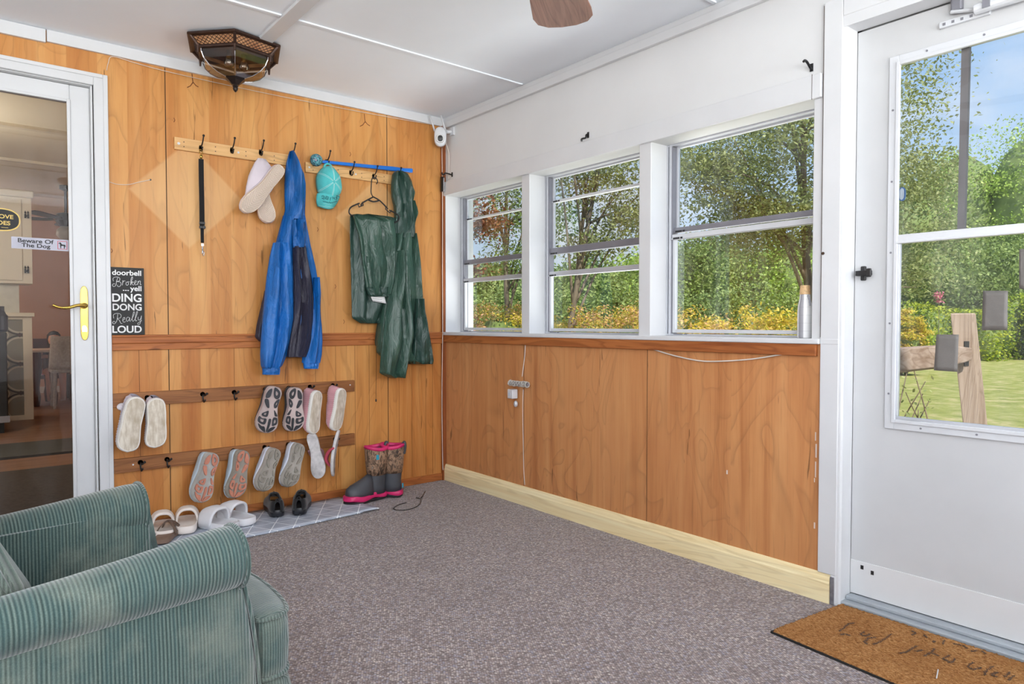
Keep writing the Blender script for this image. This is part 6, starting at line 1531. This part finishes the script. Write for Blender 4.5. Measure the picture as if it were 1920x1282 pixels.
for q in (.72, .84, .93): 
    k_ = int(round(q * 8)); row = [np.array(p) + np.array((0, -.003, .002 - (q * 8 - k_) * .010)) for p in P[min(k_, 8)]]; m.tube([p for p in row[1:-1]], .0008, 5)
m.build('brim_stitching', stitch, br)
inkc = plain('dark_thread', lin(20, 50, 64), .8)
def capink(strokes):
    m = MB()
    for st in strokes: m.tube([on_y(x, y, -.094) for x, y in st], .0013, 5)
    return m
m = capink([[(603, 368), (606, 366), (607, 372), (603, 371), (608, 374)], [(608, 367), (610, 373), (612, 367), (613, 373)], [(613, 368), (616, 369), (615, 374), (612, 374)], [(620, 370), (619, 376)], [(622, 370), (625, 369), (624, 373), (627, 370), (628, 374)], [(629, 370), (632, 371), (630, 375)], [(632, 366), (631, 374)], [(631, 367), (637, 369)],
            [(605, 377), (611, 378), (616, 380)], [(617, 380), (618, 378), (620, 381), (622, 379), (624, 381)], [(624, 379), (629, 378), (632, 377)]])
m.build('embroidery', inkc, cr_)
m = MB(); m.tube(smooth_path([on_y(607, 318, -.035), on_y(609, 310, -.045), on_y(614, 307, -.05), on_y(620, 310, -.045), on_y(623, 318, -.035)], 4), .006, 6); m.build('strap', teal, root, True)

# wellington boots
def camo():
    m, t, b = newmat('woodland_print'); v = coords(t, (1, 1, .45)); f = noise(t, v, 34, 5, .7, 1.5); g = noise(t, coords(t), 60, 4, .6)
    c = ramp(t, [(.34, lin(34, 28, 26)), (.46, lin(96, 74, 56)), (.54, lin(168, 134, 108)), (.64, lin(70, 60, 48)), (.75, lin(206, 186, 172))], f)
    setb(t, b, mixc(t, ramp(t, [(.55, (0, 0, 0)), (.65, (.6, .6, .6))], g), c, lin(44, 34, 32)), .7); return m
camo_ = camo(); pink = plain('hot_pink_rubber', lin(206, 40, 104), .45); rub = plain('charcoal_rubber', lin(70, 72, 78), .5, 0, .08, 12); blk_r = plain('black_lug_rubber', (.015, .014, .016), .6)
lining = cloth('grey_lining', lin(92, 98, 110)); tealb = plain('turquoise_badge', lin(40, 160, 190), .5)
def boot(x, y, ang, label, side, badge=True):
    Mx = Matrix.Translation((x, y, .006)) @ Matrix.Rotation(ang, 4, 'Z'); root = empty('rubber_boot', (x, y, .006), label, 'boot', 'tall rubber boots by the corner')
    L, W = .265, .100; ol = outline(L, W, side)
    ol = [(a, b - .055) for a, b in ol]
    m = slab(ol, [(.96, 0), (1.0, .003), (1.0, .012), (.97, .014)]); m.xf(Mx); so = m.build('outsole', blk_r, root, True, auto=40)
    m = slab(ol, [(.97, .013), (1.03, .018), (1.02, .038), (.96, .042)], lambda a, b: .006 * math.sin(b * 42)); m.xf(Mx); m.build('midsole', pink, root, True, auto=50)
    m = MB(); rs = []
    # foot part: sections along the foot then the ankle
    for yy, hw, hh in ((.198, .012, .035), (.190, .030, .052), (.165, .043, .066), (.13, .047, .078), (.09, .044, .094), (.05, .042, .118)):
        rs.append([(hw * math.cos(q) * (1 if True else 1), yy - .0, .036 + (hh - .0) * max(0, math.sin(q)) ** .8 if math.sin(q) >= 0 else .036) for q in [PI * k / 14 for k in range(15)]])
    m.rings(rs); m.xf(Mx); m.build('foot', rub, root, True)
    def ring(z, cy, a, b): return [(a * math.cos(q), cy + b * math.sin(q), z) for q in [2 * PI * k / 26 for k in range(26)]]
    m = MB(); m.rings([ring(.034, .005, .044, .056), ring(.07, .006, .043, .055), ring(.10, .006, .044, .054), ring(.125, .003, .046, .053), ring(.14, .002, .047, .054)], capend=False); m.xf(Mx); m.build('ankle', rub, root, True)
    m = MB(); m.rings([ring(.138, .002, .0465, .0535), ring(.18, .002, .052, .060), ring(.23, .002, .056, .064), ring(.288, .002, .059, .067)], cap=False, capend=False); m.xf(Mx); sh = m.build('shaft', camo_, root, True, solid=.005)
    m = MB(); m.tube([tuple(p) for p in ring(.290, .002, .0585, .0665)], .0075, 8, closed=True); m.v = [(a, b, (c - .290) * 1.5 + .288 - .018 * math.cos((b) / .067 * 1.2) + .016) for a, b, c in m.v]; m.xf(Mx); m.build('top_trim', pink, root, True)
    m = MB(); m.rings([ring(.286, .002, .054, .062), ring(.18, .002, .047, .055), ring(.12, .002, .04, .048)], cap=False); m.xf(Mx); m.build('lining', lining, root, True)
    m = MB(); m.tube(smooth_path([(0, -.068, .245), (0, -.074, .285), (0, -.070, .312), (0, -.060, .305), (0, -.056, .27)], 4), [.007] * 17, 6); m.v = [(a * 1.8, b, c) for a, b, c in m.v]; m.xf(Mx); m.build('pull_loop', rub, root, True)
    if badge:
        m = MB(); m.obox((-side * 0 - .052, .03, .245), (0, 1, 0), (0, 0, 1), (1, 0, 0), .008, .014, .004); m.xf(Mx); m.build('badge', tealb, sh, bevel=.001)
    m = MB(); m.obox((0, -.058, .062), (1, 0, 0), (0, 1, 0), (0, 0, 1), .008, .003, .012); m.xf(Mx); m.build('heel_tab', tealb, root, bevel=.001)
p = on_z(704, 938, 0); boot(p[0] + .02, p[1] + .02, PI / 2 + .12, 'camouflage patterned rubber boot with pink trim, nearer the shoe mat', -1)
p = on_z(744, 934, 0); boot(p[0] + .0, p[1] + .045, PI / 2 - .75, 'camouflage patterned rubber boot with pink trim, nearer the corner', 1, False)
# black cord loop on the carpet
m = MB(); m.tube(smooth_path([on_z(x, y, .004) for x, y in ((762, 942), (748, 946), (738, 953), (746, 956), (765, 955), (782, 949), (789, 941), (788, 935), (780, 933))], 5), .0022, 6)
m.tube(smooth_path([on_z(789, 934, .004), on_z(792, 930, .012), on_z(797, 921, .012)], 4), .003, 6)
tag(m.build('cord_loop', M['blackp'], None, True), 'thin black cord loop lying on the carpet beside the boots', 'cord')

# ------------------------------------------------------------------ small things on the walls
def cordthing(name, pts, r, mat, label, cat='cord', n=5):
    m = MB(); m.tube(smooth_path(pts, n), r, 6); return tag(m.build(name, mat, None, True), label, cat)
whc = plain('white_cord', lin(214, 206, 196), .6)
cordthing('cable', [on_x(985, 646, -.008), on_x(984, 665, -.006), on_x(981, 690, -.008), on_x(979, 706, -.012)], .0022, whc, 'thin white cord running from the window rail down to the wrapped bundle')
cordthing('cable', [on_x(981, 730, -.005), on_x(980, 770, -.004), on_x(981, 830, -.004), on_x(982, 880, -.004), on_x(984, 909, -.006)], .0018, whc, 'thin white cord running from the wrapped bundle down to the pine baseboard')
cordthing('cable', [on_x(1226, 655, -.010), on_x(1262, 666, -.008), on_x(1310, 676, -.008), on_x(1352, 677, -.008), on_x(1410, 673, -.008), on_x(1466, 664, -.010)], .0030, whc, 'white cable sagging in a curve under the widest window')
cordthing('cable', [np.array((-.034, -.030, 2.10)), np.array((-.032, -.031, 1.75)), np.array((-.034, -.031, 1.3)), np.array((-.035, -.034, .95)), np.array((-.036, -.034, .90)), np.array((-.034, -.022, .5)), np.array((-.035, -.030, .12)), np.array((-.034, -.034, .07))], .0022, whc, 'long white cable running down the corner of the room')
cordthing('cable', [on_y(203, 340, -.004), on_y(218, 345, -.006), on_y(240, 346, -.008), on_y(262, 341, -.008), on_y(282, 337, -.006)], .0014, whc, 'short white wire ending at a nail beside the patio door')
cordthing('cable', [on_y(200, 132, -.006), on_y(203, 118, -.008), on_y(212, 106, -.018)] + [on_y(x, y, -.018) for x, y in ((260, 120), (330, 138), (480, 171), (620, 199), (760, 225), (815, 234))], .0014, whc, 'thin white wire running along the ceiling trim above the wooden wall')
p = on_y(282, 337, -.004); m = MB(); m.lathe([(.004, .003), (.004, -.003)], tuple(p), 8, 'y'); tag(m.build('nail', M['black']), 'small dark nail holding the white wire on the wooden wall', 'nail')
# wrapped cord bundle with adapter
bp = on_x(970, 719, -.03); root = empty('cord_bundle', bp, 'bundle of grey white cord wound around a small spool on the wooden wall', 'cord')
y0_, y1_ = on_x(956, 719, -.03)[1], on_x(989, 719, -.03)[1]
m = MB(); pts = []; rj = random.Random(2)
for i in range(240):
    t_ = i / 239; yy = y0_ + (y1_ - y0_) * (.5 - .5 * math.cos(t_ * PI * 5)); a = t_ * 2 * PI * 26; rr = .014 + rj.uniform(-.002, .003); pts.append((bp[0] + rr * math.cos(a), yy, bp[2] + rr * math.sin(a)))
m.tube(pts, .0019, 5); m.build('winding', plain('mottled_cord', lin(190, 186, 180), .7, 0, .25, 60), root, True)
m = MB(); m.tube([(bp[0], y0_ + .004, bp[2]), (bp[0], y1_ - .004, bp[2])], .009, 8); m.build('spool', M['aludark'], root)
ap = on_x(961, 738, -.028); m = MB(); m.obox(ap, (1, 0, 0), (0, 1, 0), (0, 0, 1), .020, .022, .026); root = empty('plug_adapter', ap, 'white cube power adapter hanging below the cord bundle', 'adapter'); m.build('adapter_body', M['whitealu'], root, bevel=.004)
m = MB(); m.obox(ap + np.array((-.0205, .004, -.002)), (0, 1, 0), (0, 0, 1), (1, 0, 0), .006, .009, .0004); m.build('print', plain('faint_blue', lin(176, 190, 206)), root)
gp2 = on_x(967, 757, -.026); m = MB(); m.sphere(tuple(gp2), .012, .013, .018, 12, 8); tag(m.build('grey_plug', M['alu'], None, True), 'rounded grey plug hanging under the white adapter', 'plug')
# curtain rod brackets
def rodbr(px, py, label, pth):
    c_ = on_x(px, py, 0); root = empty('curtain_rod_bracket', c_, label, 'bracket', 'curtain rod brackets over the windows')
    m = MB(); m.box(-.003, 0, c_[1] - .006, c_[1] + .006, c_[2] - .012, c_[2] + .016); m.build('wall_plate', M['black'], root)
    m = MB(); m.tube(smooth_path([(-d, c_[1], c_[2] + z) for d, z in pth], 4), .0045, 8); m.build('arm', M['black'], root, True)
rodbr(1103, 254, 'small black curtain rod bracket above the middle window', ((.002, .006), (.014, .0), (.018, -.014), (.034, -.020), (.046, -.026), (.044, -.036))); rodbr(1522, 128, 'small black curtain rod bracket above the widest window', ((.002, -.004), (.018, .004), (.034, .014), (.050, .016), (.058, .010))); rodbr(848, 328, 'small black curtain rod bracket in the corner above the leftmost window', ((.002, .0), (.03, .004), (.055, .004), (.06, -.004), (.072, -.006), (.078, .006)))
# tilt bracket at the corner of the header board
c_ = on_y(827, 348, -.014); root = empty('corner_clasp', c_, 'narrow black and white metal clasp beside the window header', 'clasp')
m = MB(); m.box(c_[0] - .010, c_[0] + .006, -.040, -.0205, c_[2] - .040, c_[2] + .052); m.build('plate', M['black'], root); m = MB(); m.box(c_[0] - .002, c_[0] + .006, -.046, -.0405, c_[2] - .044, c_[2] + .046); m.build('strip', M['steel'], root, bevel=.002)
# wifi camera in the corner
c_ = np.array((-.075, -.075, 2.150)); root = empty('security_camera', c_, 'white wifi security camera with two antennas in the ceiling corner', 'camera')
fw_ = Vector((-.55, -.83, -.12)).normalized(); rt_ = Vector((fw_.y * -1, fw_.x, 0)).normalized() * -1; up_ = rt_.cross(fw_) * 1
rt_ = Vector((0, 0, 1)).cross(fw_).normalized(); up_ = fw_.cross(rt_)
Mc = Matrix(((rt_.x, up_.x, fw_.x, c_[0]), (rt_.y, up_.y, fw_.y, c_[1]), (rt_.z, up_.z, fw_.z, c_[2]), (0, 0, 0, 1)))
m = MB(); st2 = lambda w_, h_, n=28: [(w_ * math.cos(2 * PI * k / n), h_ * np.sign(math.sin(2 * PI * k / n)) * abs(math.sin(2 * PI * k / n)) ** .65) for k in range(n)]
m.rings([[(a * k, b * k, z) for a, b in st2(.038, .060)] for k, z in ((.8, -.03), (.98, -.022), (1.0, .0), (1.0, .012), (.96, .020), (.8, .024))]); m.xf(Mc); m.build('housing', M['whitealu'], root, True, auto=50)
m = MB(); m.rings([[(a * k, b * k - .012, z) for a, b in st2(.026, .026)] for k, z in ((1, .020), (1.0, .028), (.9, .032))]); m.xf(Mc); lm = m.build('lens_ring', M['white'], root, True, auto=40)
m = MB(); m.rings([[(a * k, b * k - .012, z) for a, b in st2(.015, .018)] for k, z in ((1, .030), (1.0, .036), (.7, .038))]); m.xf(Mc); m.build('lens', M['blackp'], lm, True, auto=40)
for sx in (-1, 1):
    m = MB(); m.tube([(sx * .034, .035, -.010), (sx * .034 - .030, .130, -.012)], [.0062, .0050], 8); m.xf(Mc); m.build('antenna', M['whitealu'], root, True)
m = MB(); m.tube([(-.040, -.060, 2.19), (-.002, -.10, 2.19)], .012, 10); m.box(-.012, -.0, -.125, -.085, 2.165, 2.215); m.build('bracket', M['whitealu'], root, bevel=.002)
cordthing('cable', [np.array((-.045, -.085, 2.13)), np.array((-.020, -.085, 2.06)), np.array((-.012, -.075, 1.98)), np.array((-.010, -.07, 1.90))], .0028, whc, 'short white power cable hanging from the security camera')
# bottle on the window sill
bb = on_x(1509, 631, .035); bb = np.array((.045, on_x(1509, 600, .045)[1], .945)); root = empty('drink_bottle', bb, 'white and grey striped metal bottle with a wooden cap on the sill', 'bottle')
zb_ = lambda y: on_x(1509, y, .045)[2]
def bottle_mat():
    m, t, b = newmat('striped_bottle'); c = N(t, 'ShaderNodeTexCoord'); s = N(t, 'ShaderNodeSeparateXYZ'); t.links.new(c.outputs['Object'], s.inputs[0])
    th = math_(t, 'ARCTAN2', math_(t, 'SUBTRACT', s.outputs[1], float(bb[1])), math_(t, 'SUBTRACT', s.outputs[0], float(bb[0])))
    band = ramp(t, [(0.0, (1, 1, 1)), (.08, (1, 1, 1)), (.10, (.30, .30, .33)), (.20, (.42, .42, .45)), (.215, (.9, .9, .9)), (1, (.9, .9, .9))], math_(t, 'FRACT', math_(t, 'MULTIPLY_ADD', th, 1 / (2 * PI), .66)))
    fz = math_(t, 'FRACT', math_(t, 'MULTIPLY', s.outputs[2], 34)); ln = ramp(t, [(0, (.5, .5, .5)), (.06, (1, 1, 1))], fz)
    setb(t, b, mixc(t, .55, band, ln, 'MULTIPLY'), .35, 0); return m
top_b = zb_(552); H_ = zb_(535) - .945
m = MB(); hb = top_b - .945; m.lathe([(.0225, 0), (.026, .004), (.0262, hb * .60), (.0245, hb * .75), (.0195, hb * .90), (.0185, hb)], tuple(bb), 28); m.build('bottle_body', bottle_mat(), root, True, auto=50)
m = MB(); m.lathe([(.0190, hb + .0005), (.0195, hb + .004), (.0175, H_ - .002), (.0160, H_)], tuple(bb), 24); m.build('wooden_cap', plank('light_wood_cap', lin(232, 196, 150), lin(214, 172, 122), 0, .5, False), root, True, auto=40)
m = MB(); m.tube([tuple(bb + np.array((-.012, -.017, hb - .002))), tuple(bb + np.array((-.012, -.024, hb * .86))), tuple(bb + np.array((-.012, -.0255, hb * .74)))], .003, 6); m.build('strap', M['aludark'], root)
# cracks, knots and scuffs in the wooden wall are in its veneer; the broken paint at the right edge of the panel:
# bark scars and nail knots in the veneer of the wooden wall, and scuffs on the window side panels
sc_ = plain('bark_scar', lin(112, 62, 30), .8, 0, .2, 40)
m = MB()
for px, py, k in ((360, 152, 1.0), (683, 226, .9)):
    for st in (((0, -14), (1, -4), (2, 4)), ((2, 2), (-3, 9), (-9, 12)), ((2, 2), (7, 8), (12, 11))):
        m.tube([on_y(px + a * k, py + b * k, -.0004) for a, b in st], .0022, 4)
for px, py in ((327, 225), (657, 289), (629, 537), (645, 603), (210, 470), (520, 600), (596, 430)):
    m.tube([on_y(px - 1, py - 4, -.0002), on_y(px + 1, py, -.0004), on_y(px - 1, py + 4, -.0002)], .0016, 4)
m.v = [(a, min(-.0001, b * .3), c) for a, b, c in m.v]; struct(m.build('trim_22', sc_))
chip = plain('paint_chip', lin(214, 200, 190), .7)
m = MB()
for px, py, h_, w_ in ((1529, 818, 16, 2.0), (1530, 845, 26, 2.4), (1529, 880, 30, 1.8), (1527, 985, 12, 2.4), (1363, 885, 8, 2.4), (1527, 900, 8, 1.6)):
    a = on_x(px - w_ / 2, py - h_ / 2, -.0012); b = on_x(px + w_ / 2, py + h_ / 2, -.0012); m.box(-.0012, .0, b[1], a[1], b[2], a[2])
struct(m.build('trim_23', chip, bevel=.0004))
m = MB(); m.box(-.0205, -.019, -2.4165, -2.4150, 1.80, 1.89); m.box(-.0128, -.0118, -2.4545, -2.4530, .95, 2.12)
c_ = on_x(1543, 475, -.013); m.lathe([(.0055, .001), (.0055, -.001)], tuple(c_), 10, 'x'); struct(m.build('trim_24', seam))
